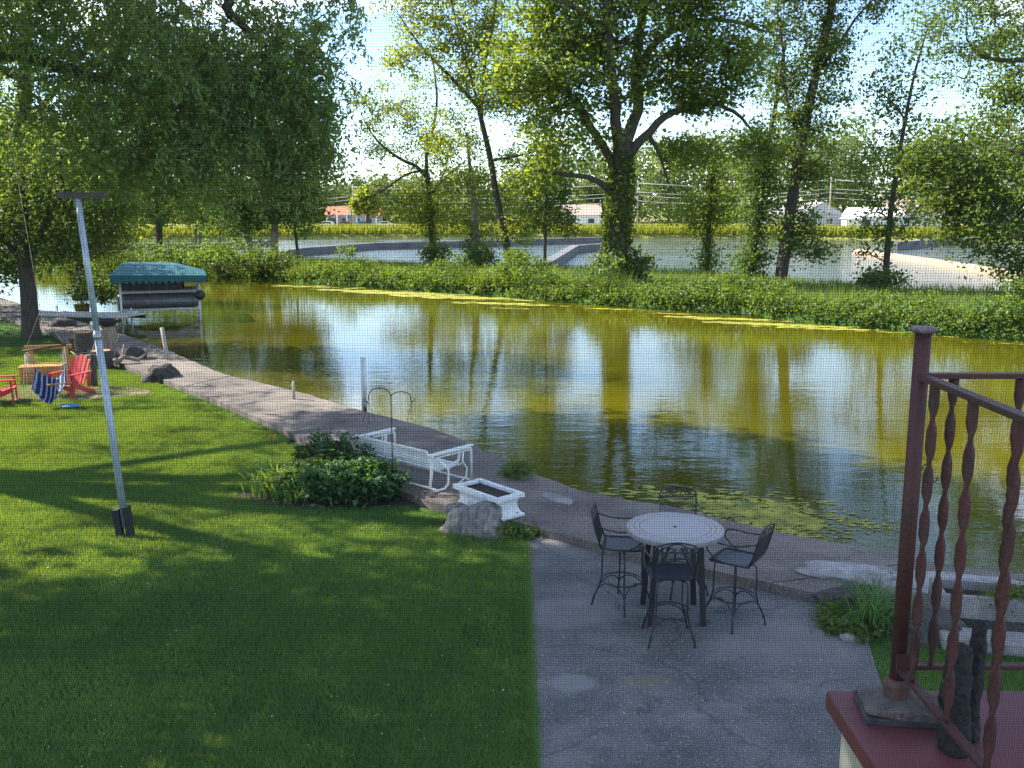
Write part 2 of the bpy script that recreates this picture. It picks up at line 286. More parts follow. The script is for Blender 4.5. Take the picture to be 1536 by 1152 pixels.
def table_mat():
    """tile top with concentric bands"""
    m, nt, p = new_mat('table_top'); p.inputs['Roughness'].default_value = 0.42
    tc = nt.nodes.new('ShaderNodeTexCoord'); sp = nt.nodes.new('ShaderNodeSeparateXYZ'); nt.links.new(tc.outputs['Object'], sp.inputs[0])
    cb = nt.nodes.new('ShaderNodeCombineXYZ'); nt.links.new(sp.outputs[0], cb.inputs[0]); nt.links.new(sp.outputs[1], cb.inputs[1])
    ln = nt.nodes.new('ShaderNodeVectorMath'); ln.operation = 'LENGTH'; nt.links.new(cb.outputs[0], ln.inputs[0])
    r = nt.nodes.new('ShaderNodeValToRGB'); r.color_ramp.interpolation = 'CONSTANT'; e = r.color_ramp.elements
    base = (0.42, 0.40, 0.42, 1); dk = (0.14, 0.14, 0.16, 1)
    e[0].position = 0; e[0].color = base; e[1].position = 0.372; e[1].color = dk
    for pos, c in ((0.384, base), (0.432, dk), (0.444, base), (0.482, dk), (0.490, base)):
        x = e.new(pos); x.color = c
    nt.links.new(ln.outputs['Value'], r.inputs['Fac'])
    n = nt.nodes.new('ShaderNodeTexNoise'); n.inputs['Scale'].default_value = 14; n.inputs['Detail'].default_value = 8
    nt.links.new(tc.outputs['Object'], n.inputs['Vector'])
    mu = nt.nodes.new('ShaderNodeMixRGB'); mu.blend_type = 'MULTIPLY'; mu.inputs['Fac'].default_value = 0.5
    nt.links.new(r.outputs['Color'], mu.inputs['Color1']); nt.links.new(n.outputs['Color'], mu.inputs['Color2'])
    nt.links.new(mu.outputs[0], p.inputs['Base Color'])
    return m
M['table'] = table_mat()

def stripe_mat():
    m, nt, p = new_mat('striped_cloth'); p.inputs['Roughness'].default_value = 0.9
    tc = nt.nodes.new('ShaderNodeTexCoord'); w = nt.nodes.new('ShaderNodeTexWave'); w.inputs['Scale'].default_value = 3.2
    w.inputs['Distortion'].default_value = 1.2; nt.links.new(tc.outputs['Object'], w.inputs['Vector'])
    r = nt.nodes.new('ShaderNodeValToRGB'); e = r.color_ramp.elements
    e[0].position = 0.62; e[0].color = (0.015, 0.025, 0.11, 1); e[1].position = 0.8; e[1].color = (0.30, 0.33, 0.42, 1)
    nt.links.new(w.outputs['Fac'], r.inputs['Fac']); nt.links.new(r.outputs['Color'], p.inputs['Base Color'])
    return m
M['stripe'] = stripe_mat()

# ------------------------------------------------------------------ mesh helpers
class MB:
    def __init__(s): s.v = []; s.f = []; s.smooth = []
    def _add(s, vs, fs, sm=False):
        o = len(s.v); s.v += [tuple(v) for v in vs]; s.f += [tuple(i + o for i in f) for f in fs]; s.smooth += [sm] * len(fs)
    def box(s, c, d, rot=0.0, tilt=None):
        c = Vector(c); R = Matrix.Rotation(rot, 3, 'Z')
        if tilt is not None: R = R @ tilt
        h = [x / 2 for x in d]
        vs = [c + R @ Vector((sx * h[0], sy * h[1], sz * h[2])) for sz in (-1, 1) for sy in (-1, 1) for sx in (-1, 1)]
        s._add(vs, [(0, 2, 3, 1), (4, 5, 7, 6), (0, 1, 5, 4), (2, 6, 7, 3), (0, 4, 6, 2), (1, 3, 7, 5)])
    def bar(s, a, b, w, h, roll=0.0):
        """rectangular bar from a to b"""
        a = Vector(a); b = Vector(b); d = (b - a); L = d.length; d.normalize()
        up = Vector((0, 0, 1)) if abs(d.z) < 0.95 else Vector((0, 1, 0))
        x = d.cross(up).normalized(); y = x.cross(d)
        if roll: R = Matrix.Rotation(roll, 3, d); x = R @ x; y = R @ y
        vs = [p + x * (sx * w / 2) + y * (sy * h / 2) for p in (a, b) for sy in (-1, 1) for sx in (-1, 1)]
        s._add(vs, [(0, 2, 3, 1), (4, 5, 7, 6), (0, 1, 5, 4), (2, 6, 7, 3), (0, 4, 6, 2), (1, 3, 7, 5)])
    def tube(s, pts, r, n=6, closed=False, caps=True):
        pts = [Vector(p) for p in pts]; m = len(pts)
        rr = r if isinstance(r, (list, tuple)) else [r] * m
        prev = None; vs = []
        for i, p in enumerate(pts):
            if closed: d = pts[(i + 1) % m] - pts[i - 1]
            else: d = pts[min(i + 1, m - 1)] - pts[max(i - 1, 0)]
            if d.length < 1e-9: d = Vector((0, 0, 1))
            d.normalize()
            if prev is None:
                up = Vector((0, 0, 1)) if abs(d.z) < 0.9 else Vector((1, 0, 0)); x = d.cross(up).normalized()
            else:
                x = prev - d * prev.dot(d)
                x = x.normalized() if x.length > 1e-6 else d.orthogonal().normalized()
            prev = x; y = d.cross(x)
            for k in range(n):
                a = 2 * PI * k / n; vs.append(p + (x * math.cos(a) + y * math.sin(a)) * rr[i])
        fs = []
        for i in range(m if closed else m - 1):
            j = (i + 1) % m
            for k in range(n): fs.append((i * n + k, i * n + (k + 1) % n, j * n + (k + 1) % n, j * n + k))
        if caps and not closed:
            fs.append(tuple(range(n))[::-1]); fs.append(tuple((m - 1) * n + k for k in range(n)))
        s._add(vs, fs, True)
    def lathe(s, prof, c=(0, 0, 0), n=32):
        c = Vector(c); vs = []; fs = []; m = len(prof)
        for r, z in prof:
            for k in range(n):
                a = 2 * PI * k / n; vs.append(c + Vector((r * math.cos(a), r * math.sin(a), z)))
        for i in range(m - 1):
            for k in range(n): fs.append((i * n + k, i * n + (k + 1) % n, (i + 1) * n + (k + 1) % n, (i + 1) * n + k))
        fs.append(tuple(range(n))[::-1]); fs.append(tuple((m - 1) * n + k for k in range(n)))
        s._add(vs, fs)
    def prism(s, poly, z0, z1, jitter=0.0):
        """vertical prism over a polygon (counter-clockwise, xy)"""
        n = len(poly)
        vs = [(p[0], p[1], z0) for p in poly] + [(p[0], p[1], z1 + (random.uniform(-jitter, jitter) if jitter else 0)) for p in poly]
        fs = [tuple(range(n))[::-1], tuple(range(n, 2 * n))] + [(i, (i + 1) % n, n + (i + 1) % n, n + i) for i in range(n)]
        s._add(vs, fs)
    def build(s, name, m, parent=None, smooth=None, bevel=0.0):
        me = bpy.data.meshes.new(name); me.from_pydata(s.v, [], s.f)
        if smooth is None: me.polygons.foreach_set('use_smooth', s.smooth)
        elif smooth: me.polygons.foreach_set('use_smooth', [True] * len(s.f))
        me.materials.append(m); me.update()
        o = bpy.data.objects.new(name, me); COL.objects.link(o)
        if parent is not None: o.parent = parent
        if bevel:
            bv = o.modifiers.new('bevel', 'BEVEL'); bv.width = bevel; bv.segments = 2; bv.limit_method = 'ANGLE'
        return o

def tag(o, label=None, cat=None, group=None, kind=None):
    if label: o['label'] = label
    if cat: o['category'] = cat
    if group: o['group'] = group
    if kind: o['kind'] = kind
    return o
def thing(name, label, cat, loc=(0, 0, 0), rz=0.0, group=None):
    o = bpy.data.objects.new(name, None); COL.objects.link(o); o.location = loc; o.rotation_euler = (0, 0, rz)
    o.empty_display_size = 0.1
    return tag(o, label, cat, group)
def copy_tree(o, parent=None):
    c = o.copy(); COL.objects.link(c)
    if parent is not None: c.parent = parent
    for ch in list(o.children): copy_tree(ch, c)
    return c
def world_part(o, root):
    """child built in world coordinates under a root that is only translated"""
    o.parent = root; o.location = -Vector(root.location); return o

def np_mesh(name, verts, faces, m, attr=None, parent=None):
    """fast mesh from numpy arrays (faces all the same size)"""
    me = bpy.data.meshes.new(name); nv = len(verts); nf, k = faces.shape
    me.vertices.add(nv); me.vertices.foreach_set('co', verts.astype(np.float32).ravel())
    me.loops.add(nf * k); me.loops.foreach_set('vertex_index', faces.astype(np.int32).ravel())
    me.polygons.add(nf); me.polygons.foreach_set('loop_start', np.arange(0, nf * k, k, dtype=np.int32))
    if attr is not None:
        a = me.attributes.new('rnd', 'FLOAT', 'FACE'); a.data.foreach_set('value', attr.astype(np.float32))
    me.materials.append(m); me.update(calc_edges=True); me.validate()
    o = bpy.data.objects.new(name, me); COL.objects.link(o)
    if parent is not None: o.parent = parent
    return o

def leaf_arrays(cen, size, rnd, upbias=0.5, droop=0.3, slim=1.0):
    """one folded diamond leaf per centre"""
    n = len(cen)
    nrm = RNG.normal(size=(n, 3)); nrm[:, 2] = np.abs(nrm[:, 2]) + upbias; nrm /= np.linalg.norm(nrm, axis=1)[:, None]
    d = RNG.normal(size=(n, 3)); d[:, 2] -= droop; d -= nrm * np.sum(d * nrm, axis=1)[:, None]; d /= np.linalg.norm(d, axis=1)[:, None] + 1e-9
    s = np.cross(nrm, d); L = size * (0.55 + 0.95 * RNG.beta(1.6, 2.2, n)); W = L * RNG.uniform(0.30, 0.42, n) * slim
    base = cen - d * (L * 0.5)[:, None]; tip = cen + d * (L * 0.5)[:, None] - nrm * (L * 0.12)[:, None]
    lf = cen + s * W[:, None] + nrm * (L * 0.10)[:, None]; rt = cen - s * W[:, None] + nrm * (L * 0.10)[:, None]
    v = np.stack([base, rt, tip, lf], axis=1).reshape(-1, 3)
    f = np.arange(4 * n).reshape(n, 4)
    return v, f, rnd
def clusters_to_leaves(cl, per, spread, flat=0.6, rspread=0.18, strand=0.0):
    """cl: (k,4) centre + radius factor"""
    k = len(cl); cnt = np.maximum(3, (per * cl[:, 3] * RNG.uniform(0.35, 1.65, k)).astype(int))
    idx = np.repeat(np.arange(k), cnt); n = len(idx)
    off = RNG.normal(size=(n, 3)) * spread * cl[idx, 3][:, None]; off[:, 2] *= flat
    if strand:
        ns = 7; sd = RNG.normal(size=(k, ns, 3)); sd[:, :, 2] = -np.abs(sd[:, :, 2]) * .8 - .35; sd /= np.linalg.norm(sd, axis=2)[:, :, None]
        pick = RNG.integers(0, ns, n); tt = RNG.uniform(0, 1, n); dd = sd[idx, pick]
        off = off * .16 + dd * (tt * strand * cl[idx, 3])[:, None]; off[:, 2] -= .25 * strand * tt ** 2
    cr = RNG.uniform(0.15, 0.85, k)
    rnd = np.clip(cr[idx] + RNG.normal(size=n) * rspread, 0, 1)
    return cl[idx, :3] + off, rnd

def sample_poly(pts, step=0.6):
    out = []
    for (a, ra), (b, rb) in zip(pts[:-1], pts[1:]):
        n = max(1, int((b - a).length / step))
        for i in range(n): t = i / n; out.append((a.lerp(b, t), ra + (rb - ra) * t))
    out.append(pts[-1]); return out
def smooth_poly(pts, wob=0.0):
    """Catmull-like subdivision of (Vector, radius) lists"""
    out = []
    n = len(pts)
    for i in range(n - 1):
        p0 = pts[max(i - 1, 0)]; p1 = pts[i]; p2 = pts[i + 1]; p3 = pts[min(i + 2, n - 1)]
        for k in range(4):
            t = k / 4
            v = 0.5 * ((2 * p1[0]) + (p2[0] - p0[0]) * t + (2 * p0[0] - 5 * p1[0] + 4 * p2[0] - p3[0]) * t * t + (3 * p1[0] - p0[0] - 3 * p2[0] + p3[0]) * t ** 3)
            if wob and (i or k): v = v + Vector((random.gauss(0, wob), random.gauss(0, wob), random.gauss(0, wob)))
            out.append((v, p1[1] + (p2[1] - p1[1]) * t))
    out.append(pts[-1]); return out

def build_tree(name, label, cat, base, trunks, limbs, blobs, leafm, barkm, leaf=0.18, per=45, spread=0.55, group=None,
               twig=0.035, ivy=None, flat=0.6, upbias=0.5, droop=0.3, slim=1.0, strand=0.0):
    """trunks, limbs: lists of [(Vector, radius)...]; blobs: (centre, (rx,ry,rz), n clusters)"""
    root = thing(name, label, cat, base, 0, group); base = Vector(base)
    mb = MB(); skel = []
    for t in trunks:
        sp = smooth_poly(t, 0.0)
        first = sp[0]; flare = (first[0] - Vector((0, 0, 0.25)), first[1] * 1.35)
        sp = [flare] + [(first[0] + Vector((0, 0, 0.02)), first[1] * 1.2)] + sp[1:]
        mb.tube([p - base for p, r in sp], [r for p, r in sp], n=10); skel += [p for p, r in sample_poly(t)][2:]
    tr = mb.build('trunk', barkm, root)
    lb = MB()
    for t in limbs:
        sp = smooth_poly(t, t[0][1] * 0.12)
        lb.tube([p - base for p, r in sp], [r for p, r in sp], n=7); skel += [p for p, r in sample_poly(t)]
    cl = []
    for c, rad, k in blobs:
        u = RNG.normal(size=(k, 3)); u /= np.linalg.norm(u, axis=1)[:, None]
        r = RNG.uniform(0.12, 1.0, k) ** 0.45
        p = u * r[:, None] * np.array(rad) + np.array(c)
        cl.append(np.column_stack([p, RNG.uniform(0.6, 1.25, k)]))
    cl = np.concatenate(cl)
    sk = np.array([list(p) for p in skel])
    tw = []
    for i in range(len(cl)):
        p = cl[i, :3]
        dd = np.linalg.norm(sk - p, axis=1) + np.maximum(0, sk[:, 2] - p[2]) * 1.2
        tw.append(int(np.argmin(dd)))
    # bigger branches to every few clusters, thin ones to the rest
    order = np.argsort([np.linalg.norm(sk[tw[i]] - cl[i, :3]) for i in range(len(cl))])
    extra = list(skel)
    for j, i in enumerate(order):
        p = Vector(cl[i, :3]); ex = np.array([list(q) for q in extra[-400:]] + [list(q) for q in skel[:200]])
        dd = np.linalg.norm(ex - cl[i, :3], axis=1) + np.maximum(0, ex[:, 2] - p.z) * 0.8
        q = Vector(ex[int(np.argmin(dd))]); L = (p - q).length
        if L < 0.05: continue
        mid = q.lerp(p, 0.5) + Vector((random.gauss(0, .08 * L), random.gauss(0, .08 * L), 0.10 * L))
        r0 = twig * (0.5 + min(L, 5) * 0.22)
        lb.tube([q - base, mid - base, p - base], [r0, r0 * 0.7, r0 * 0.25], n=4, caps=False)
        extra += [mid, q.lerp(p, 0.8)]
    if lb.v: lb.build('branches', barkm, root)['kind'] = 'stuff'
    cen, rnd = clusters_to_leaves(cl, per, spread, flat, strand=strand)
    if ivy is not None:
        (ts, width, cnt) = ivy
        pts = []
        for t in ts:
            sp = sample_poly(t, 0.25); pts += sp
        pa = np.array([list(p) for p, r in pts]); ra = np.array([r for p, r in pts])
        ii = RNG.integers(0, len(pa), cnt); ang = RNG.uniform(0, 2 * PI, cnt)
        rr = ra[ii] * 1.05 + np.abs(RNG.normal(size=cnt)) * width
        iv = pa[ii] + np.column_stack([np.cos(ang) * rr, np.sin(ang) * rr, RNG.normal(size=cnt) * 0.2])
        cen = np.concatenate([cen, iv]); rnd = np.concatenate([rnd, RNG.uniform(0, 0.7, cnt)])
    v, f, a = leaf_arrays(cen - np.array(base), leaf, rnd, upbias, droop, slim)
    cr = np_mesh('crown', v, f, leafm, a, root)
    cr['kind'] = 'stuff'
    return root

# ------------------------------------------------------------------ setting: land and water
WATER_Z = -0.35
mid = [(-900, 230), (-72, 103), (-45, 88), (-25, 79), (-12, 73), (0, 67), (11, 60), (19, 52), (30, 40), (60, 30), (900, -40)]
for nm, mt, oy in (('channel_water', 'water', -1), ('lake_water', 'lake', 1)):
    wp = MB(); vs = []
    for x, y in mid: vs += [(x, y, WATER_Z), (x, -60 if oy < 0 else 1300, WATER_Z)]
    wp._add(vs, [(2 * i, 2 * i + 2, 2 * i + 3, 2 * i + 1)[::-oy] for i in range(len(mid) - 1)])
    tag(wp.build(nm, M[mt]), kind='structure')

inner_px = [(60, 492), (120, 520), (180, 545), (300, 590), (420, 640), (520, 700), (640, 752), (790, 787), (1000, 842), (1240, 892)]
outer_px = [(60, 465), (180, 500), (240, 520), (330, 560), (440, 585), (540, 615), (640, 640), (700, 662), (760, 692), (800, 712), (870, 735), (940, 750), (1000, 757), (1150, 795), (1250, 815), (1340, 832), (1400, 845), (1536, 862)]
inner = [Vector((-44, 55, 0)), Vector((-26, 45, 0))] + [ground(x, y, 0.12) for x, y in inner_px]
outer = [Vector((-46, 60, 0)), Vector((-27, 50, 0))] + [ground(x, y, 0.12) for x, y in outer_px]
inner += [Vector((4.2, 9.95, 0)), Vector((5.2, 9.65, 0)), Vector((6.4, 9.4, 0)), Vector((11, 8.4, 0))]
outer += [Vector((8, 10.5, 0)), Vector((14, 9.2, 0))]

def resample(pts, n, jit=0.0):
    pts = [Vector((p[0], p[1], 0)) for p in pts]; L = [0]
    for a, b in zip(pts[:-1], pts[1:]): L.append(L[-1] + (b - a).length)
    out = []
    for i in range(n):
        s = L[-1] * i / (n - 1); k = 0
        while k < len(L) - 2 and L[k + 1] < s: k += 1
        t = (s - L[k]) / max(1e-6, L[k + 1] - L[k]); p = pts[k].lerp(pts[k + 1], t)
        if jit: p = p + Vector((random.uniform(-jit, jit), random.uniform(-jit, jit), 0))
        out.append(p)
    return out

# lawn land: everything on the near side of the walkway
lp = MB()
poly = [(-120, -20), (40, -20), (40, 7.5), (11, 8.5)] + [(p.x, p.y) for p in reversed(inner)] + [(-120, 75)]
lp.prism(poly, -1.2, 0.0)
lawn_o = lp.build('lawn', M['lawn']); tag(lawn_o, kind='structure')

# seawall walkway, cast in bays with open joints
cuts = [0.0]
N = 240
ri = resample(inner, N, 0.015); ro = resample(outer, N, 0.03)
seawall = bpy.data.objects.new('seawall_walkway', None); COL.objects.link(seawall); tag(seawall, kind='structure')
bays = [0, 40, 66, 84, 100, 114, 126, 137, 147, 157, 167, 177, 187, 198, 212, 239]
for b0, b1 in zip(bays[:-1], bays[1:]):
    mb = MB(); dz = random.uniform(-0.012, 0.012)
    vs = []; fs = []; k = b1 - b0 + 1; W = 7
    for i in range(b0, b1 + 1):
        e = 0.012 if i == b0 else (-0.012 if i == b1 else 0)
        tdir = (ri[min(i + 1, N - 1)] - ri[max(i - 1, 0)]).normalized()
        for j in range(W):
            p = ri[i].lerp(ro[i], j / (W - 1)) + tdir * e
            z = 0.12 + dz + 0.02 * mnoise.noise(Vector((p.x * 0.7, p.y * 0.7, 3)))
            vs.append((p.x, p.y, z))
    nt_ = len(vs)
    for i in range(k - 1):
        for j in range(W - 1): a = i * W + j; fs.append((a, a + W, a + W + 1, a + 1))
    for i in range(k):
        for j in (0, W - 1):
            x, y, z = vs[i * W + j]; vs.append((x, y, -1.1))
    for i in range(k - 1):
        a = i * W; b = (i + 1) * W; c = nt_ + i * 2; d = nt_ + (i + 1) * 2
        fs.append((a, c, d, b)); fs.append((a + W - 1, b + W - 1, d + 1, c + 1))
    for i, s_ in ((0, 0), (k - 1, 1)):
        ring = [i * W + j for j in range(W)] + [nt_ + i * 2 + 1, nt_ + i * 2]
        fs.append(tuple(ring) if s_ else tuple(ring[::-1]))
    mb._add(vs, fs)
    o = mb.build('concrete_slab', M['seawall'], seawall)

# patio slab
patio_poly = [(0.20, -3), (0.93, -3), (3.1, 3.0), (3.25, 6.5), (3.42, 8.2), (3.62, 9.1), (3.86, 10.1)]
ii = [(p.x, p.y) for p in inner if 0.1 < p.x < 3.8]
patio_poly += [(x, y - 0.012) for x, y in reversed(ii)] + [(0.20, 12.7)]
pm = MB(); pm.prism(patio_poly, -0.1, 0.012)
tag(pm.build('patio', M['patio']), kind='structure')

# far side of the channel: low bank with trees
near_bank = [ground(x, y, WATER_Z) for x, y in [(150, 415), (300, 415), (380, 418), (500, 428), (620, 436), (750, 445), (800, 450), (900, 458), (1000, 465), (1100, 472), (1200, 483), (1300, 492), (1400, 502), (1536, 512)]]
near_bank = [Vector((-60, 92, 0)), Vector((-40, 78, 0))] + near_bank + [Vector((32, 26, 0)), Vector((60, 18, 0))]
back_bank = [ground(x, y, 0.1) for x, y in [(300, 385), (500, 391), (640, 398), (768, 400), (1000, 405), (1200, 422), (1350, 435), (1536, 435)]]
back_bank = [Vector((-72, 112, 0)), Vector((-45, 98, 0))] + back_bank + [Vector((45, 46, 0)), Vector((80, 40, 0))]
bm_ = MB(); nb = resample(near_bank, 120, 0.12); bb = resample(back_bank, 120, 0.2)
vs = []; fs = []
for i in range(120):
    for j, (t, z) in enumerate(((0.0, -0.9), (0.0, -0.15), (0.06, 0.12), (0.3, 0.28), (0.7, 0.28), (0.95, 0.1), (1.0, -0.9))):
        p = nb[i].lerp(bb[i], t); vs.append((p.x, p.y, z + 0.06 * mnoise.noise(p * 0.4)))
for i in range(119):
    for j in range(6): a = i * 7 + j; fs.append((a, a + 7, a + 8, a + 1))
bm_._add([v for v in vs], [f[::-1] for f in fs], True)
tag(bm_.build('bank', M['lawn']), kind='structure')

# far shore land out to the horizon
fl = MB()
xs = [-900, -300, -150, -83, -53, -31, 4, 27, 49, 66, 90, 150, 300, 900]
ys = [120, 130, 150, 157, 152, 168, 172, 169, 165, 152, 140, 120, 100, 80]
vs = []; fs = []
rows = [(0, -0.8), (1.5, 0.35), (14, 0.6), (60, 0.6), (140, 1.2), (500, 3), (2200, 6)]
for x, y in zip(xs, ys):
    for dy, z in rows: vs.append((x, y + dy, z))
R_ = len(rows)
for i in range(len(xs) - 1):
    for j in range(R_ - 1): a = i * R_ + j; fs.append((a, a + R_, a + R_ + 1, a + 1))
fl._add(vs, fs); tag(fl.build('far_shore', M['far_grass']), kind='structure')
rd = MB()
for i in range(2, len(xs) - 3):
    x0, y0, x1, y1 = xs[i], ys[i], xs[i + 1], ys[i + 1]
    rd._add([(x0, y0 + 15, 0.64), (x1, y1 + 15, 0.64), (x1, y1 + 27, 0.64), (x0, y0 + 27, 0.64)], [(0, 1, 2, 3)])
tag(rd.build('road', M['asphalt_far']), kind='structure')
def shore_y(x): return float(np.interp(x, xs, ys))

# ------------------------------------------------------------------ breakwaters
def wall_run(name, label, pts, w, z1, m, cat='breakwater'):
    root = thing(name, label, cat, (pts[0].x, pts[0].y, WATER_Z))
    for a, b in zip(pts[:-1], pts[1:]):
        n = max(1, int((b - a).length / 9))
        for i in range(n):
            p = a.lerp(b, i / n); q = a.lerp(b, (i + 1) / n) - (b - a).normalized() * 0.06
            mb = MB(); mb.bar(Vector((p.x, p.y, (z1 - 0.8) / 2)), Vector((q.x, q.y, (z1 - 0.8) / 2)), w, z1 + 0.8)
            world_part(mb.build('wall_panel', m), root)
g3 = lambda x, y: ground(x, y, 0.3)
wall_run('breakwater', 'long dark breakwater curving across the lake behind the left bank trees', [g3(395, 382), g3(450, 374), g3(560, 366), g3(740, 362), g3(905, 357)], 0.8, 0.45, M['steel_wall'])
wall_run('breakwater', 'grey breakwater with a sharp bend just left of the big ivy clad tree', [g3(818, 396), g3(862, 370), g3(925, 366)], 0.9, 0.45, M['steel_wall'])
wall_run('breakwater', 'short dark breakwater at the far left seen through the trees above the boat canopy', [g3(190, 368), g3(300, 367), g3(405, 362)], 0.9, 0.5, M['steel_wall'])
wall_run('breakwater', 'dark grey wall along the water beyond the sunlit tan pier at right', [g3(1340, 367), g3(1400, 362), g3(1462, 359)], 1.0, 0.6, M['steel_wall'])
wall_run('pier', 'sunlit tan concrete pier running out into the lake at right', [g3(1286, 371), g3(1400, 386), g3(1545, 406)], 1.1, 0.12, M['tan_concrete'], 'pier')

# ------------------------------------------------------------------ bank trees
def V3(px, py, Y): return at(px, py, Y)
def chain(pts, Y, scale=1.0):
    """pts: (px, py, depth offset, radius)"""
    return [(at(p[0], p[1], Y + p[2]), p[3] * scale) for p in pts]
def blob(px, py, Y, rx, rz, rd, k): 
    return (at(px, py, Y), (rx, rd, rz), k)

# the big ivy-clad tree
Y = 57
tr = chain([(924, 432, 0, .70), (926, 360, 0, .58), (930, 290, 0, .54), (932, 235, 0, .54), (934, 205, 0, .5)], Y)
limbs = [chain([(932, 225, 0, .40), (955, 165, .5, .32), (955, 90, 1, .28), (965, 0, 1, .22), (975, -90, 1, .12)], Y),
         chain([(928, 225, 0, .36), (922, 160, -1, .30), (915, 80, -1.5, .24), (905, -20, -2, .18), (895, -110, -2, .1)], Y),
         chain([(938, 240, 0, .34), (968, 205, 0, .25), (1010, 168, .5, .20), (1062, 155, .5, .155), (1100, 168, .5, .11), (1132, 200, .5, .06)], Y),
         chain([(928, 262, 0, .30), (912, 232, 0, .27), (893, 203, 0, .24), (870, 165, -.5, .24), (848, 135, -1, .16), (815, 110, -1, .09)], Y),
         chain([(918, 290, 0, .22), (890, 268, -.5, .17), (850, 262, -1, .12), (800, 255, -1, .06)], Y),
         chain([(955, 110, 0, .26), (985, 62, 1, .22), (1030, 38, 1, .17), (1090, 30, 1, .12), (1150, 48, 1, .07)], Y),
         chain([(975, 205, 0, .16), (990, 235, -.5, .1), (1002, 275, -.5, .05)], Y),
         chain([(1010, 168, 0.4, .12), (1040, 150, 1, .1), (1105, 155, 1.5, .06)], Y),
         chain([(918, 60, -1, .2), (880, 25, -2, .16), (850, 5, -2.5, .12), (800, -10, -3, .07)], Y),
         chain([(965, 0, 0, .2), (1010, -60, 1, .14), (1050, -110, 2, .08)], Y)]
blobs = [blob(890, 40, Y, 3.6, 2.6, 3.0, 57), blob(985, 20, Y, 3.4, 2.6, 3.0, 42), blob(810, 90, Y - 1, 3.4, 2.8, 2.6, 70),
         blob(915, 120, Y - 1, 2.3, 2.4, 2.0, 37), blob(1070, 95, Y, 2.6, 2.0, 2.2, 32), blob(850, 200, Y - 1, 2.2, 1.8, 2.0, 27),
         blob(1010, 110, Y + 1, 2.4, 1.6, 2.0, 25), blob(1105, 60, Y, 2.2, 1.8, 2.0, 20), blob(1030, 235, Y, 2.2, 1.1, 1.6, 20), blob(1060, 150, Y + 1, 2.0, .8, 1.6, 18),
         blob(950, -80, Y, 6.0, 3.6, 4.5, 100), blob(1060, -40, Y, 3.4, 2.6, 3.0, 35), blob(830, -40, Y, 3.8, 2.8, 3.0, 50),
         blob(790, 260, Y, 1.6, 1.0, 1.4, 10), blob(1125, 220, Y, 1.2, 1.2, 1.2, 10)]
build_tree('bank_tree', 'huge broad tree with ivy clad trunk and arching limbs in the middle of the bank', 'tree', tr[0][0], [tr], limbs, blobs,
           M['leaf_bank'], M['bark'], leaf=0.27, per=88, spread=0.62, group='trees on the far bank', twig=.05, ivy=([tr[:4]], 0.20, 2600))

# leaning tree left of it
Y = 72
tr = chain([(768, 412, 0, .33), (756, 350, 0, .28), (744, 290, 0, .25), (735, 235, 0, .22), (722, 180, 0, .19), (716, 150, 0, .15)], Y)
limbs = [chain([(720, 165, 0, .16), (690, 130, 0, .14), (655, 95, 0, .12), (628, 65, 0, .09), (600, 25, 0, .05)], Y),
         chain([(722, 180, 0, .16), (725, 110, 0, .12), (740, 30, 0, .1), (750, -60, 0, .06)], Y),
         chain([(738, 240, 0, .12), (770, 235, -1, .09), (810, 225, -1, .05)], Y),
         chain([(716, 150, 0, .1), (690, 60, 1, .08), (670, -30, 1, .05)], Y)]
blobs = [blob(730, 100, Y, 3.4, 3.4, 3.0, 48), blob(640, 60, Y, 3.4, 3.0, 2.8, 40), blob(700, 20, Y, 4.0, 3.2, 3.0, 48),
         blob(780, 150, Y - 1, 2.6, 2.2, 2.4, 26), blob(680, 200, Y, 2.2, 2.0, 2.0, 20), blob(760, 260, Y, 1.8, 2.2, 1.8, 20),
         blob(740, -70, Y, 4.6, 3.0, 3.4, 52), blob(775, 340, Y, 1.5, 1.4, 1.2, 9), blob(620, -20, Y, 3.0, 2.2, 2.4, 22)]
build_tree('bank_tree', 'leaning dark trunked tree with sunlit yellow green crown left of the huge tree', 'tree', tr[0][0], [tr], limbs, blobs,
           M['leaf_yellow'], M['bark'], leaf=0.22, per=110, spread=0.60, group='trees on the far bank', twig=.04)

# tree with bare drooping boughs
Y = 78
tr = chain([(652, 402, 0, .30), (648, 350, 0, .26), (644, 300, 0, .22), (640, 255, 0, .16), (640, 200, 0, .10)], Y)
limbs = [chain([(645, 270, 0, .17), (625, 250, 0, .15), (600, 238, 0, .12), (570, 215, 0, .09), (548, 185, 0, .05)], Y),
         chain([(640, 255, 0, .12), (610, 262, 0, .09), (575, 285, 0, .06), (545, 300, 0, .03)], Y),
         chain([(640, 235, 0, .12), (655, 160, 0, .1), (650, 90, 0, .06)], Y),
         chain([(648, 290, 0, .1), (672, 262, 0, .08), (700, 240, 0, .04)], Y)]
blobs = [blob(590, 190, Y, 3.0, 2.6, 2.4, 26), blob(560, 150, Y, 2.2, 1.8, 2.0, 12), blob(630, 160, Y, 2.6, 2.4, 2.2, 22), blob(655, 320, Y, 2.4, 2.4, 2.0, 32),
         blob(615, 310, Y, 2.2, 1.6, 1.8, 20), blob(640, 240, Y, 2.4, 1.8, 1.8, 18), blob(560, 225, Y, 1.6, 1.0, 1.4, 7)]
build_tree('bank_tree', 'thin leaved tree with bare twigs drooping left in front of the orange roofed building', 'tree', tr[0][0], [tr], limbs, blobs,
           M['leaf_yellow'], M['bark'], leaf=0.20, per=85, spread=0.60, group='trees on the far bank', twig=.035, ivy=([tr[:3]], 0.35, 900))

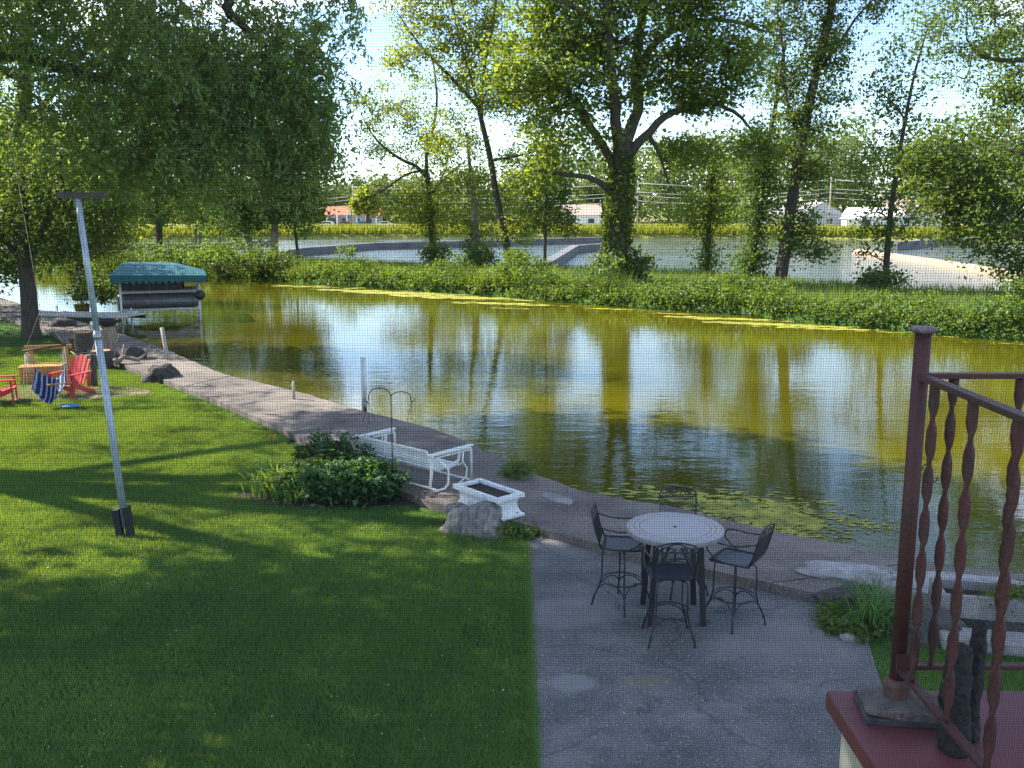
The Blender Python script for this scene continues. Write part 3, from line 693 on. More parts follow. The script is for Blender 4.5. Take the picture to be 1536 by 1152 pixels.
Y = 75
tr = chain([(710, 408, 0, .42), (712, 350, 0, .36), (712, 310, 0, .26), (706, 260, 0, .16), (700, 200, 0, .08)], Y)
blobs = [blob(700, 300, Y, 2.2, 2.4, 2.0, 34), blob(690, 240, Y, 2.0, 2.2, 2.0, 22), blob(720, 350, Y, 1.6, 1.4, 1.4, 14)]
build_tree('bank_tree', 'stout pale trunk with low leafy sprouts between the leaning tree and the drooping one', 'tree', tr[0][0], [tr], [], blobs,
           M['leaf_bank'], M['bark_pale'], leaf=0.25, per=60, spread=0.55, group='trees on the far bank', ivy=([tr[:2]], 0.15, 200))

Y = 70
tr = chain([(817, 405, 0, .13), (818, 350, 0, .12), (820, 290, 0, .09), (822, 235, 0, .05)], Y)
blobs = [blob(822, 265, Y, 2.0, 2.2, 1.8, 46), blob(820, 320, Y, 2.1, 1.3, 1.8, 34), blob(858, 340, Y, .9, .6, .8, 5), blob(824, 225, Y, 1.4, 1.2, 1.3, 16)]
build_tree('bank_tree', 'small slender tree with rounded crown and straight thin trunk beside the bent breakwater', 'tree', tr[0][0], [tr], [], blobs,
           M['leaf_mid'], M['bark'], leaf=0.22, per=55, spread=0.45, group='trees on the far bank')

Y = 66
tr = chain([(1060, 415, 0, .20), (1062, 360, 0, .18), (1066, 300, 0, .14), (1072, 240, 0, .08)], Y)
blobs = [blob(1065, 290, Y, 1.9, 2.6, 1.8, 50), blob(1040, 320, Y, 1.6, 1.2, 1.4, 18), blob(1075, 230, Y, 1.6, 1.4, 1.5, 18), blob(1062, 385, Y, .8, 1.0, .8, 10)]
build_tree('bank_tree', 'shaggy ivy wrapped young tree standing alone right of the huge tree', 'tree', tr[0][0], [tr], [], blobs,
           M['leaf_bank'], M['bark'], leaf=0.20, per=55, spread=0.5, group='trees on the far bank', ivy=([tr], 0.32, 1500))

Y = 61
tr = chain([(1128, 425, 0, .24), (1132, 370, 0, .22), (1140, 310, 0, .20), (1148, 240, 0, .16), (1165, 150, 0, .12), (1178, 60, 0, .07)], Y)
blobs = [blob(1145, 230, Y, 1.9, 2.6, 1.8, 46), blob(1140, 300, Y, 1.6, 1.8, 1.5, 26), blob(1170, 120, Y, 1.6, 2.6, 1.6, 26), blob(1130, 390, Y, 1.0, 1.0, .9, 22), blob(1150, 40, Y, 1.6, 1.8, 1.6, 14)]
build_tree('bank_tree', 'dark vine covered tree with thick leafy base just left of the tall leaning trunk', 'tree', tr[0][0], [tr], [], blobs,
           M['leaf_dark'], M['bark'], leaf=0.20, per=60, spread=0.5, group='trees on the far bank', ivy=([tr[:4]], 0.40, 2400))

Y = 60
tr = chain([(1170, 428, 0, .40), (1178, 370, 0, .36), (1190, 290, 0, .33), (1200, 230, 0, .31), (1215, 150, 0, .28), (1236, 60, 0, .24), (1252, -20, 0, .18), (1262, -100, 0, .1)], Y)
limbs = [chain([(1205, 215, 0, .14), (1180, 150, 0, .11), (1175, 80, 0, .08), (1165, 10, 0, .04)], Y),
         chain([(1225, 110, 0, .13), (1262, 60, 0, .1), (1290, 20, 0, .06), (1320, -10, 0, .04)], Y),
         chain([(1190, 290, 0, .1), (1215, 250, 0, .08), (1235, 235, 0, .04)], Y),
         chain([(1245, 0, 0, .14), (1210, -60, 0, .1), (1190, -110, 0, .05)], Y)]
blobs = [blob(1215, 130, Y, 2.2, 3.0, 2.0, 46), blob(1215, 230, Y, 1.9, 2.2, 1.8, 28), blob(1205, 20, Y, 2.6, 2.4, 2.2, 40), blob(1255, 70, Y, 1.8, 1.8, 1.6, 22),
         blob(1230, -70, Y, 4.0, 2.8, 3.2, 50), blob(1190, 340, Y, 1.5, 1.5, 1.4, 20), blob(1290, 10, Y, 1.6, 1.0, 1.4, 10), blob(1215, 370, Y, 1.2, .9, 1.0, 10)]
build_tree('bank_tree', 'tall thick trunked tree leaning right with foliage down its whole trunk', 'tree', tr[0][0], [tr], limbs, blobs,
           M['leaf_mid'], M['bark'], leaf=0.21, per=95, spread=0.52, group='trees on the far bank', twig=.04)

Y = 55
tr = chain([(1328, 435, 0, .20), (1330, 390, 0, .18), (1336, 320, 0, .15), (1346, 250, 0, .12), (1358, 180, 0, .10), (1372, 110, 0, .07), (1392, 40, 0, .04)], Y)
limbs = [chain([(1345, 250, 0, .08), (1362, 215, 0, .06), (1385, 190, 0, .03)], Y),
         chain([(1334, 330, 0, .05), (1315, 318, 0, .04), (1285, 330, 0, .02)], Y),
         chain([(1358, 180, 0, .06), (1335, 150, 0, .05), (1310, 135, 0, .02)], Y),
         chain([(1330, 395, 0, .04), (1308, 383, 0, .03), (1292, 380, 0, .015)], Y)]
blobs = [blob(1345, 260, Y, 2.6, 1.8, 2.0, 34), blob(1335, 320, Y, 2.4, 1.4, 1.8, 28), blob(1370, 110, Y, 2.6, 2.6, 2.0, 26), blob(1330, 130, Y, 1.8, .9, 1.4, 9),
         blob(1350, 190, Y, 2.2, 1.4, 1.8, 16), blob(1302, 375, Y, .9, .35, .7, 6), blob(1400, 30, Y, 2.4, 1.6, 1.8, 14), blob(1310, 345, Y, 1.3, .5, 1.0, 7)]
build_tree('bank_tree', 'slender open crowned tree with wispy sprays in front of the white far houses', 'tree', tr[0][0], [tr], limbs, blobs,
           M['leaf_mid'], M['bark'], leaf=0.22, per=36, spread=0.5, group='trees on the far bank', twig=.03)

# right-hand edge mass
Y = 46
tr = [(Vector((26.5, 44, -.1)), .38), (Vector((26.8, 44, 4)), .30), (Vector((26.2, 44, 9)), .2), (Vector((26.5, 44, 14)), .1)]
limbs = [[(Vector((26.7, 44, 4)), .2), (Vector((24, 43.5, 6.2)), .14), (Vector((21.5, 43, 7)), .06)],
         [(Vector((26.7, 44, 2.6)), .14), (Vector((24.5, 43.5, 3.6)), .1), (Vector((22, 43, 3.2)), .05)]]
blobs = [blob(1490, 330, Y, 2.6, 1.8, 2.4, 52), blob(1440, 300, Y, 2.0, 1.3, 1.8, 36), blob(1460, 225, Y, 3.0, 1.9, 2.4, 46), blob(1530, 260, Y - 2, 2.4, 3.0, 2.4, 50),
         blob(1420, 240, Y, 1.6, 1.0, 1.5, 16), blob(1530, 130, Y, 1.8, 1.6, 1.8, 22), blob(1505, 395, Y, 1.6, .8, 1.2, 16), blob(1580, 60, Y, 2.6, 2.6, 2.4, 50)]
build_tree('bank_tree', 'dense dark green tree filling the right edge with branches hanging over the lake', 'tree', tr[0][0], [tr], limbs, blobs,
           M['leaf_mid'], M['bark'], leaf=0.20, per=85, spread=0.48, group='trees on the far bank')
Y = 30
tr = [(Vector((21, 29, -.1)), .3), (Vector((20.5, 29, 5)), .22), (Vector((19, 29.5, 9)), .15), (Vector((17, 30, 11.5)), .07)]
blobs = [blob(1480, 60, Y, 1.5, 1.2, 1.5, 22), blob(1540, 20, Y, 1.6, 1.5, 1.5, 30), blob(1430, 20, Y, 1.2, .7, 1.2, 10), blob(1440, 100, Y, .8, .8, .8, 7), blob(1560, -60, Y, 2.6, 2, 2.2, 36)]
build_tree('near_tree', 'grey green foliage of a nearer tree reaching in at the top right corner', 'tree', tr[0][0], [tr],
           [[(Vector((19, 29.5, 9)), .12), (at(1500, 90, 30), .07), (at(1450, 60, 30), .03)]], blobs,
           M['leaf_dark'], M['bark'], leaf=0.11, per=75, spread=0.36)

# left part of the bank: several trees behind the boat
def px_tree(label, pxs, Y, blobs, leafm, barkm, limbs=(), group='trees on the far bank', **kw):
    tr = chain(pxs, Y)
    return build_tree('bank_tree', label, 'tree', tr[0][0], [tr], [chain(l, Y) for l in limbs], [blob(*((b[0], b[1], Y + b[2]) + tuple(b[3:]))) for b in blobs],
                      leafm, barkm, group=group, **kw)
px_tree('thin dark tree at the end of the dark breakwater on the left bank', [(449, 395, 0, .14), (443, 350, 0, .12), (440, 310, 0, .09), (436, 280, 0, .05)], 86,
        [(440, 300, 0, 2.2, 1.6, 2.0, 28), (455, 345, 0, 1.2, 1.0, 1.2, 8)], M['leaf_mid'], M['bark'], leaf=.26, per=45, spread=.55)
px_tree('large dark crowned tree whose trunk leans left on the left bank', [(386, 410, 0, .34), (372, 360, 0, .32), (362, 310, 0, .28), (370, 230, 0, .2), (385, 150, 0, .12), (400, 60, 0, .06)], 80,
        [(400, 280, -2, 4.6, 3.6, 3.6, 90), (430, 200, -2, 4.2, 3.8, 3.4, 80), (340, 250, -2, 4.2, 3.6, 3.2, 60), (395, 120, -2, 4.6, 3.4, 3.4, 64), (450, 250, -2, 2.4, 2.4, 2.4, 34), (350, 330, -2, 2.2, 1.2, 2, 16)],
        M['leaf_dark'], M['bark_pale'], leaf=.27, per=80, spread=.62, twig=.05)
px_tree('straight grey trunked tree right of the leaning one on the left bank', [(410, 408, 0, .36), (412, 350, 0, .3), (412, 300, 0, .2)], 78,
        [(425, 310, 0, 3.0, 1.8, 2.4, 44), (385, 320, 0, 2, 1.2, 1.8, 18), (465, 315, 0, 1.4, 1.4, 1.4, 14)], M['leaf_bank'], M['bark_pale'], leaf=.25, per=60, spread=.55)
for i, (x, lab) in enumerate(((294, 'leftmost of two thin sunlit trunks standing side by side behind the canopy'), (301, 'rightmost of two thin sunlit trunks standing side by side behind the canopy'), (331, 'single golden lit thin trunk left of the leaning bank tree'))):
    px_tree(lab, [(x, 405, 0, .13), (x - 1, 360, 0, .11), (x + 1, 320, 0, .08)], 84 + i,
            [(x - 4, 310, 0, 2.0, 1.7, 1.8, 24), (x + 4, 335, 0, 1.4, .7, 1.2, 7)], M['leaf_yellow'], M['bark_pale'], leaf=.25, per=42, spread=.5)
px_tree('broad dark tree behind the thin sunlit trunks over the left bank', [(240, 398, 0, .34), (238, 330, 0, .3), (236, 240, 0, .2), (236, 150, 0, .1)], 88,
        [(230, 290, 0, 5.0, 3.2, 4, 80), (200, 200, 0, 5.6, 4.2, 4, 80), (280, 210, 0, 5.0, 4.6, 4, 80), (260, 120, 0, 5, 3.6, 4, 50)], M['leaf_dark'], M['bark'], leaf=.30, per=70, spread=.7)

# ------------------------------------------------------------------ near-left trees
# tree by the dock with its trunk in the lawn
B0 = ground(47, 508)
tr = [(Vector((B0.x, B0.y, 0)), .31), (Vector((B0.x + .05, B0.y, 2.2)), .26), (Vector((B0.x, B0.y, 4.5)), .24), (Vector((B0.x + .4, B0.y, 7.5)), .24), (Vector((B0.x + .8, B0.y, 11)), .15), (Vector((B0.x + 1, B0.y, 15)), .08)]
limbs = [[(Vector((B0.x, B0.y, 2.4)), .18), (Vector((B0.x + .9, B0.y + .3, 4.4)), .14), (Vector((B0.x + 1.8, B0.y, 6.5)), .1), (Vector((B0.x + 3.4, B0.y, 8.4)), .05)],
         [(Vector((B0.x, B0.y, 2.6)), .12), (Vector((B0.x - 1.2, B0.y, 4.2)), .09), (Vector((B0.x - 2.6, B0.y + 1, 5.4)), .05)],
         [(Vector((B0.x + .4, B0.y, 7)), .12), (Vector((B0.x + 3, B0.y - 1, 9)), .08), (Vector((B0.x + 6, B0.y - 1, 9.5)), .05)]]
bx, by = B0.x, B0.y
blobs = [((bx + .5, by, 4.6), (3.4, 3.0, 1.7), 75), ((bx - 2.5, by + 1, 5.2), (3.0, 3, 2.4), 60), ((bx + 2.6, by, 6.0), (2.6, 2.6, 1.9), 60),
         ((bx + 1, by, 8.5), (4.5, 4, 3), 90), ((bx + 5, by - .5, 8.8), (3.0, 3, 2.0), 50), ((bx + 1, by, 12.5), (4.2, 4, 3), 60), ((bx + 1.6, by, 3.2), (1.0, 1.2, .5), 12),
         ((bx - 1.5, by + 1, 2.6), (1.5, 1.5, .7), 16)]
build_tree('lawn_tree', 'leafy lawn tree with its trunk beside the dock at far left', 'tree', (bx, by, 0), [tr], limbs, blobs,
           M['leaf_mid'], M['bark'], leaf=0.15, per=105, spread=0.48, group='trees on the near shore', droop=0.8)
# great tree overhanging from the left, trunk outside the picture
ax, ay = -15.5, 17.5
tr = [(Vector((ax, ay, 0)), .6), (Vector((ax, ay, 3)), .5), (Vector((ax + .3, ay, 6)), .45), (Vector((ax + .8, ay, 10)), .3), (Vector((ax + 1.5, ay, 15)), .12)]
limbs = [[(Vector((ax, ay, 4.2)), .3), (Vector((ax + 3, ay + .3, 6.3)), .24), (at(0, 83, 18), .17), (at(60, 92, 18), .14), (at(130, 110, 18), .1), (at(220, 140, 18), .05)],
         [(Vector((ax + .4, ay, 7)), .28), (Vector((ax + 4, ay + 1, 9.6)), .2), (at(300, -20, 19), .12), (at(345, 20, 19), .09), (at(400, 70, 19), .05)],
         [(Vector((ax + .2, ay, 5.5)), .24), (Vector((ax + 3.5, ay - 3, 8.6)), .16), (Vector((ax + 7.5, ay - 6, 10)), .07)],
         [(Vector((ax + .5, ay, 8)), .2), (Vector((ax + 4, ay + 5, 9.6)), .14), (Vector((ax + 6, ay + 8, 9.5)), .06)],
         [(Vector((ax + .2, ay, 6)), .2), (Vector((-12.2, 21.5, 7.6)), .12), (Vector((-10.8, 22.2, 7.2)), .08)]]
blobs = [blob(60, 20, 18, 1.7, .9, 2.0, 34), blob(180, 50, 18, 1.8, 1.2, 2.0, 46), blob(300, 60, 18.5, 1.7, 1.3, 2.2, 46), blob(390, 60, 19, 1.2, 1.1, 1.5, 34),
         blob(200, 150, 18, 1.5, .9, 1.8, 34), blob(300, 170, 18, 1.4, 1.0, 1.6, 32), blob(390, 150, 18.5, 1.2, .9, 1.4, 34), blob(440, 190, 19, .7, .8, .9, 14),
         blob(450, 40, 19, .8, .8, 1.0, 12), blob(120, 150, 18, 1.1, .6, 1.3, 14), blob(250, 225, 18, 1.3, .5, 1.3, 22), blob(355, 235, 18, 1.0, .6, 1.1, 18),
         blob(470, 90, 18.5, .5, .9, .8, 10), blob(485, 150, 18.7, .35, .6, .6, 6), blob(420, 105, 18.5, .9, .9, 1.2, 18), blob(475, 225, 18.7, .4, .35, .5, 5), blob(430, 250, 18.5, .5, .35, .6, 6),
         blob(30, 180, 18, .8, .5, 1.0, 5), blob(300, 275, 18.2, .6, .35, .8, 6), blob(180, 245, 18, .9, .35, .9, 9), blob(500, 20, 19, .5, .5, .7, 7),
         ((-9, 17, 10.6), (5.5, 5, 2.2), 110), ((-8.5, 12.5, 10.5), (4.6, 3.6, 2.0), 70), ((-11.5, 20.5, 9.5), (3.6, 3.0, 2.2), 60), ((-13, 14, 9.5), (4, 4, 2.6), 90), ((-16.5, 20.5, 9.8), (4.6, 4.2, 2.2), 46), ((-17.5, 25, 8.8), (3.4, 3.2, 1.6), 26),
         ((-9.5, 25, 10.0), (3, 2.0, 1.6), 30)]
build_tree('overhanging_tree', 'great dark tree reaching in over the lawn across the top left', 'tree', (ax, ay, 0), [tr], limbs, blobs,
           M['leaf_over'], M['bark'], leaf=0.115, per=135, spread=0.30, group='trees on the near shore', droop=1.6, twig=.02, flat=0.75, slim=.55, strand=.85)
# trees farther along the left shore
for (x, y, h, w, lab, lm) in ((-24.5, 42, 11, 4.5, 'dark tree behind the dock at the left edge with low branches', 'leaf_dark'),
                              (-30, 52, 13, 6, 'wide tree on the left shore behind the lawn tree', 'leaf_mid'),
                              (-22.5, 50.5, 9, 2.6, 'narrow yellow green tree rising behind the fishing rods', 'leaf_yellow'),
                              (-27.5, 34, 12, 5, 'bushy sunlit tree at the extreme left edge of the lawn', 'leaf_bank')):
    tr = [(Vector((x, y, 0)), .3), (Vector((x + .2, y, h * .4)), .22), (Vector((x, y, h * .9)), .08)]
    blobs = [((x, y, h * .33), (w, w, h * .17), 60), ((x + .4, y, h * .58), (w * .9, w * .9, h * .2), 80), ((x, y, h * .82), (w * .7, w * .7, h * .16), 45), ((x + w * .6, y, h * .45), (w * .5, w * .5, h * .15), 26)]
    build_tree('shore_tree', lab, 'tree', (x, y, 0), [tr], [], blobs, M[lm], M['bark'], leaf=0.20, per=75, spread=0.55, group='trees on the near shore', droop=.8)
# trees outside the left edge that shade the near lawn, patio and water's edge
for (x, y, lab, blobs) in ((-14.5, 11.5, 'tall tree standing on the lawn just outside the left edge of the view',
        [((-10.5, 14.5, 12.0), (5.2, 4.2, 2.2), 100), ((-6.5, 11.5, 13.0), (4.0, 3.6, 2.0), 60), ((-12, 10.5, 9.5), (4.2, 3.6, 2.2), 70), ((-12.8, 20.8, 14.8), (4.4, 3.8, 2.6), 170), ((-15.8, 24.2, 14.5), (4.0, 3.4, 2.4), 140), ((-10.4, 17.6, 14.2), (3.6, 3.2, 2.2), 110), ((-14, 13, 15), (4, 4, 2.5), 50), ((-17.5, 13.0, 10), (4.6, 3, 2.2), 56)]),
    (-12.5, 5.0, 'second tree outside the left edge nearest the house',
        [((-10.5, 8.6, 9.6), (4.0, 3.0, 2.0), 70), ((-13, 7.5, 12), (4.4, 4.0, 2.0), 70), ((-6.8, 4.8, 9.9), (2.8, 2.2, 1.4), 60)])):
    tr = [(Vector((x, y, 0)), .45), (Vector((x + .4, y + .2, 5)), .36), (Vector((x + 1.2, y + .5, 9)), .26), (Vector((x + 1.5, y + .8, 13)), .12)]
    lm_ = [[(Vector((x + .8, y + .3, 7)), .22), (Vector((x + 4, y + 2, 10.5)), .15), (Vector((x + 7.5, y + 3, 12.5)), .07)],
           [(Vector((x + .5, y + .3, 5)), .2), (Vector((x + 3, y + 1, 8)), .14), (Vector((x + 6, y + 1.4, 9.6)), .06)]]
    build_tree('shade_tree', lab, 'tree', (x, y, 0), [tr], lm_, blobs, M['leaf_mid'], M['bark'], leaf=0.25, per=100, spread=0.50, group='trees on the near shore')

# ------------------------------------------------------------------ undergrowth, reeds, algae
nbp = resample(near_bank, 600)
cl = []
for k in range(5200):
    i = random.randrange(110, 560)
    p = nbp[i]; q = nbp[min(i + 1, 599)]; tdir = (q - p).normalized(); nrm = Vector((-tdir.y, tdir.x, 0))
    o = abs(random.gauss(0, 1.0)) * 1.5 - 0.15
    hmax = (0.50 + 2.1 * max(0, 0.42 + 0.9 * mnoise.noise(Vector((p.x * .42, 1.7, 0))) + .35 * mnoise.noise(Vector((p.x * 1.3, 7.7, o)))) ** 1.4) * (1.0 if o < 2 else 0.55)
    hmax *= min(1.0, .5 + o * .8) if o > 0 else .5
    z = random.uniform(-0.25, hmax)
    c = p + nrm * o
    cl.append((c.x, c.y, z, random.uniform(.6, 1.2)))
cen, rnd = clusters_to_leaves(np.array(cl), 36, 0.23, 0.7, .25)
v, f, a = leaf_arrays(cen, 0.14, rnd, 0.6)
tag(np_mesh('undergrowth', v, f, M['leaf_bush'], a), 'leafy green undergrowth hanging over the water along the far bank', 'undergrowth', kind='stuff')
pt = []
for k in range(150):
    i = random.randrange(110, 560); p = nbp[i]; q = nbp[min(i + 1, 599)]; td = (q - p).normalized(); c = p + Vector((-td.y, td.x, 0)) * random.uniform(-.1, 2.6)
    for j in range(34): pt.append((c.x + random.gauss(0, .16), c.y + random.gauss(0, .16), -.1))
pt = np.array(pt)
def blades(P, h, w, m, name, lab, cat, rnd=None, lean=0.3):
    n = len(P); a = RNG.uniform(0, 2 * PI, n); H = h * RNG.uniform(0.5, 1.3, n)
    dx = np.column_stack([np.cos(a), np.sin(a), np.zeros(n)]) * (w / 2)
    tip = P + np.column_stack([RNG.normal(size=n) * lean * H, RNG.normal(size=n) * lean * H, H])
    v = np.stack([P - dx, P + dx, tip], axis=1).reshape(-1, 3)
    return tag(np_mesh(name, v, np.arange(3 * n).reshape(n, 3), m, RNG.uniform(0, 1, n) if rnd is None else rnd), lab, cat, kind='stuff')
blades(pt, 1.25, .045, M['bank_blade'], 'tall_weeds', 'tufts of tall grass and weeds standing up along the far bank edge', 'weeds', lean=.22)
# longer grass on the bank top
n = 60000
bi = RNG.integers(20, 118, n); tt = RNG.uniform(0.08, 0.98, n)
nbA = np.array([list(p) for p in nb]); bbA = np.array([list(p) for p in bb])
P = nbA[bi] * (1 - tt)[:, None] + bbA[bi] * tt[:, None] + np.column_stack([RNG.normal(size=n) * .6, RNG.normal(size=n) * .6, np.zeros(n)])
def blades(P, h, w, m, name, lab, cat, rnd=None, lean=0.3):
    n = len(P); a = RNG.uniform(0, 2 * PI, n); H = h * RNG.uniform(0.5, 1.3, n)
    dx = np.column_stack([np.cos(a), np.sin(a), np.zeros(n)]) * (w / 2)
    tip = P + np.column_stack([RNG.normal(size=n) * lean * H, RNG.normal(size=n) * lean * H, H])
    v = np.stack([P - dx, P + dx, tip], axis=1).reshape(-1, 3)
    return tag(np_mesh(name, v, np.arange(3 * n).reshape(n, 3), m, RNG.uniform(0, 1, n) if rnd is None else rnd), lab, cat, kind='stuff')
P[:, 2] = 0.15
blades(P, 0.38, 0.05, M['bank_blade'], 'bank_grass', 'rough green grass on top of the far bank', 'grass')
# reeds on the far shore
n = 26000; X = RNG.uniform(-95, 80, n); Yv = np.interp(X, xs, ys) + RNG.uniform(0.5, 12, n)
blades(np.column_stack([X, Yv, np.full(n, 0.3)]), 1.5, 0.35, M['reed'], 'reeds', 'sunlit yellow green reeds lining the far lake shore', 'reeds', lean=.15)

def algae(lab, spots, fine=1.0):
    vs = []; fs = []
    for (px, py, rx, ry, k) in spots:
        c = ground(px, py, WATER_Z)
        for _ in range(int(k * 4 / fine)):
            # smaller floating rafts gathered into a mat
            q = Vector((random.gauss(0, rx * .5), random.gauss(0, ry * .30), 0)); s = (.02 + .30 * random.random() ** 3.2) * min(rx, 2.5) * .55 * fine
            m_ = 9; o = len(vs); ph = random.uniform(0, 9)
            for j in range(m_):
                a_ = 2 * PI * j / m_; rr = s * (0.75 + .35 * mnoise.noise(Vector((math.cos(a_) + ph, math.sin(a_), ph))))
                vs.append((c.x + q.x + rr * 1.7 * math.cos(a_), c.y + q.y + q.x * -.35 + rr * .7 * math.sin(a_), WATER_Z + 0.006 + random.uniform(0, .006)))
            fs.append(tuple(range(o, o + m_)))
    mb = MB(); mb._add(vs, fs); o = mb.build('algae_mat', M['algae']); tag(o, lab, 'algae', kind='stuff')
algae('long bright yellow algae mat floating off the left half of the far bank', [(600, 440, 3.2, 1.4, 150), (680, 446, 3.0, 1.2, 170), (760, 456, 2.2, .8, 70), (530, 436, 3, 1.2, 60), (460, 430, 3, 1.0, 30), (770, 463, 1.2, .3, 16)])
algae('yellow algae mat below the right half of the far bank', [(1080, 478, 2.2, .7, 70), (1160, 487, 2.4, .7, 100), (1230, 493, 1.8, .5, 60), (1345, 499, .8, .3, 12), (1440, 506, .9, .3, 12), (1525, 516, .9, .3, 10)])
algae('thin algae streak floating below the huge tree', [(920, 464, 1.4, .4, 24), (1010, 471, 1.4, .3, 16)])
algae('pale green algae patch near the seawall behind the patio table', [(1120, 768, .9, 1.6, 190), (1170, 782, .7, 1.2, 150), (1200, 770, .8, 1.4, 90), (1040, 752, .6, .6, 30), (1290, 785, .5, .8, 40), (1010, 745, 1.2, .6, 30), (1210, 800, .3, .25, 20), (1300, 790, .25, .3, 16)], fine=.55)

# shrubs at the foot of the bank trees
def shrub(name, label, c, r, h, m, n=26, leaf=.16, per=40, spread=.3, group=None, base_z=0.15):
    root = thing(name, label, 'shrub', (c[0], c[1], base_z), 0, group)
    u = RNG.normal(size=(n, 3)); u /= np.linalg.norm(u, axis=1)[:, None]; rr = RNG.uniform(.2, 1, n) ** .5
    p = u * rr[:, None] * np.array([r, r, h * .5]) + np.array([0, 0, h * .5]); cl = np.column_stack([p, RNG.uniform(.7, 1.2, n)])
    st = MB()
    for i in range(0, n, 2): st.tube([(0, 0, 0), Vector(p[i]) * .5 + Vector((0, 0, .1)), Vector(p[i])], [.03, .02, .008], n=4, caps=False)
    st.build('stems', M['bark'], root)['kind'] = 'stuff'
    cen, rnd = clusters_to_leaves(cl, per, spread, .7); v, f, a = leaf_arrays(cen, leaf, rnd, .5)
    o = np_mesh('foliage', v, f, m, a, root); o['kind'] = 'stuff'
    return root
for px, py, r, h, lab, mm in ((655, 398, 1.1, 1.6, 'spiky shrub round the foot of the drooping bank tree', 'leaf_dark'), (715, 402, 1.3, 1.5, 'rounded shrub at the foot of the stout pale trunk', 'leaf_dark'),
                              (775, 405, .9, 1.4, 'shrub at the foot of the leaning yellow green tree', 'leaf_dark'), (905, 437, 1.2, 2.0, 'tall dense shrub against the left foot of the huge tree', 'leaf_dark'),
                              (955, 425, .9, 1.9, 'open shrub right of the foot of the huge tree', 'leaf_mid'), (1318, 432, 1.3, .9, 'low dark shrub under the slender open crowned tree', 'leaf_dark'),
                              (330, 412, 2.4, 2.3, 'large shrub overhanging the water right of the boat canopy', 'leaf_bush'), (395, 408, 1.9, 1.9, 'shrub below the leaning tree on the left bank', 'leaf_mid'),
                              (270, 408, 2.4, 2.0, 'dark shrub on the bank directly behind the boat canopy', 'leaf_dark')):
    g = ground(px, py, 0.15); shrub('shrub', lab, (g.x, g.y), r, h, M[mm], n=int(22 * r + 10), leaf=.2, per=42, spread=.32, group='shrubs on the far bank')
for x, y, r, h, lab in ((-24, 39.5, 2.2, 2.2, 'dark bush at the left edge behind the lawn tree trunk'), (-19.5, 46, 1.2, 1.6, 'bush standing at the water left of the boat canopy'), (-28, 42, 2.4, 3, 'tall bush behind the left end of the dock')):
    shrub('shore_bush', lab, (x, y), r, h, M['leaf_mid'], n=40, leaf=.15, per=60, spread=.35, group='bushes on the left shore', base_z=0)

# ------------------------------------------------------------------ far shore: trees, houses, poles
far_specs = [(-78, 205, 17, 9, 'far tree rising at the extreme left beyond the lake'), (-60, 212, 15, 8, 'far tree left of the orange roofed building seen through the left trees'),
             (-44, 236, 10, 8, 'round dark green far tree just left of the orange roof'), (-35, 244, 12.5, 8, 'broad domed far tree behind the orange roofed building'),
             (-28.5, 200, 8.5, 3.2, 'single thin crowned tree in front of the orange roofed building'), (-22, 232, 12, 7, 'far tree directly right of the orange roofed building'),
             (-8, 225, 13, 7, 'far tree behind the drooping bank tree'), (5, 228, 12, 7, 'far tree seen left of the huge tree'),
             (18, 226, 11, 6, 'far tree behind the left limb of the huge tree'), (34, 222, 16, 8, 'tall far tree right of the huge trunk'),
             (44, 215, 9, 5, 'pale rounded far bush tree beneath the arching limb'), (54, 226, 18, 9, 'tall far tree behind the shaggy young tree'),
             (66, 220, 19, 8, 'tall far tree behind the leaning trunk'), (78, 240, 22, 9, 'tallest far tree in the gap of sky at right'),
             (88, 215, 15, 8, 'bright yellow green far tree above the white houses'), (100, 222, 20, 10, 'dark far tree behind the slender open tree'),
             (116, 218, 21, 10, 'dark far tree at right behind the tan roofed house'), (134, 210, 20, 11, 'far tree at the right edge beyond the pier')]
for i, (x, y, h, w, lab) in enumerate(far_specs):
    y = y - 8; z0 = 0.6
    tr = [(Vector((x, y, z0)), .4), (Vector((x + .3, y, z0 + h * .4)), .3), (Vector((x, y, z0 + h * .8)), .12)]
    lo = 0.30 if w < 4 else .26
    if w < 4: lo = .62
    blobs = [((x, y, z0 + h * lo), (w * .8, w * .7, h * .18), 40), ((x - w * .35, y, z0 + h * .5), (w * .6, w * .6, h * .22), 40), ((x + w * .35, y, z0 + h * .52), (w * .6, w * .6, h * .22), 40), ((x, y, z0 + h * .76), (w * .6, w * .6, h * .2), 44)]
    lm = M['leaf_yellow'] if 'yellow' in lab or w < 6 else M['leaf_far']
    build_tree('far_tree', lab, 'tree', (x, y, z0), [tr], [], blobs, lm, M['bark'], leaf=0.62, per=24, spread=0.85 if w > 4 else .5, group='trees beyond the lake', twig=.05)
# wood behind
cl = []
for k in range(3600):
    x = random.uniform(-230, 230); y = random.uniform(255, 300)
    h = 11 + 14 * max(0, min(1, (x + 10) / 60)) + 4 * mnoise.noise(Vector((x * .05, 5, 0)))
    cl.append((x, y, random.uniform(1.5, h), random.uniform(.7, 1.3)))
cen, rnd = clusters_to_leaves(np.array(cl), 24, 1.9, .8)
v, f, a = leaf_arrays(cen, 1.3, rnd, .5)
tag(np_mesh('distant_wood', v, f, M['leaf_far'], a), 'continuous distant wood closing the horizon behind the houses', 'wood', kind='stuff')

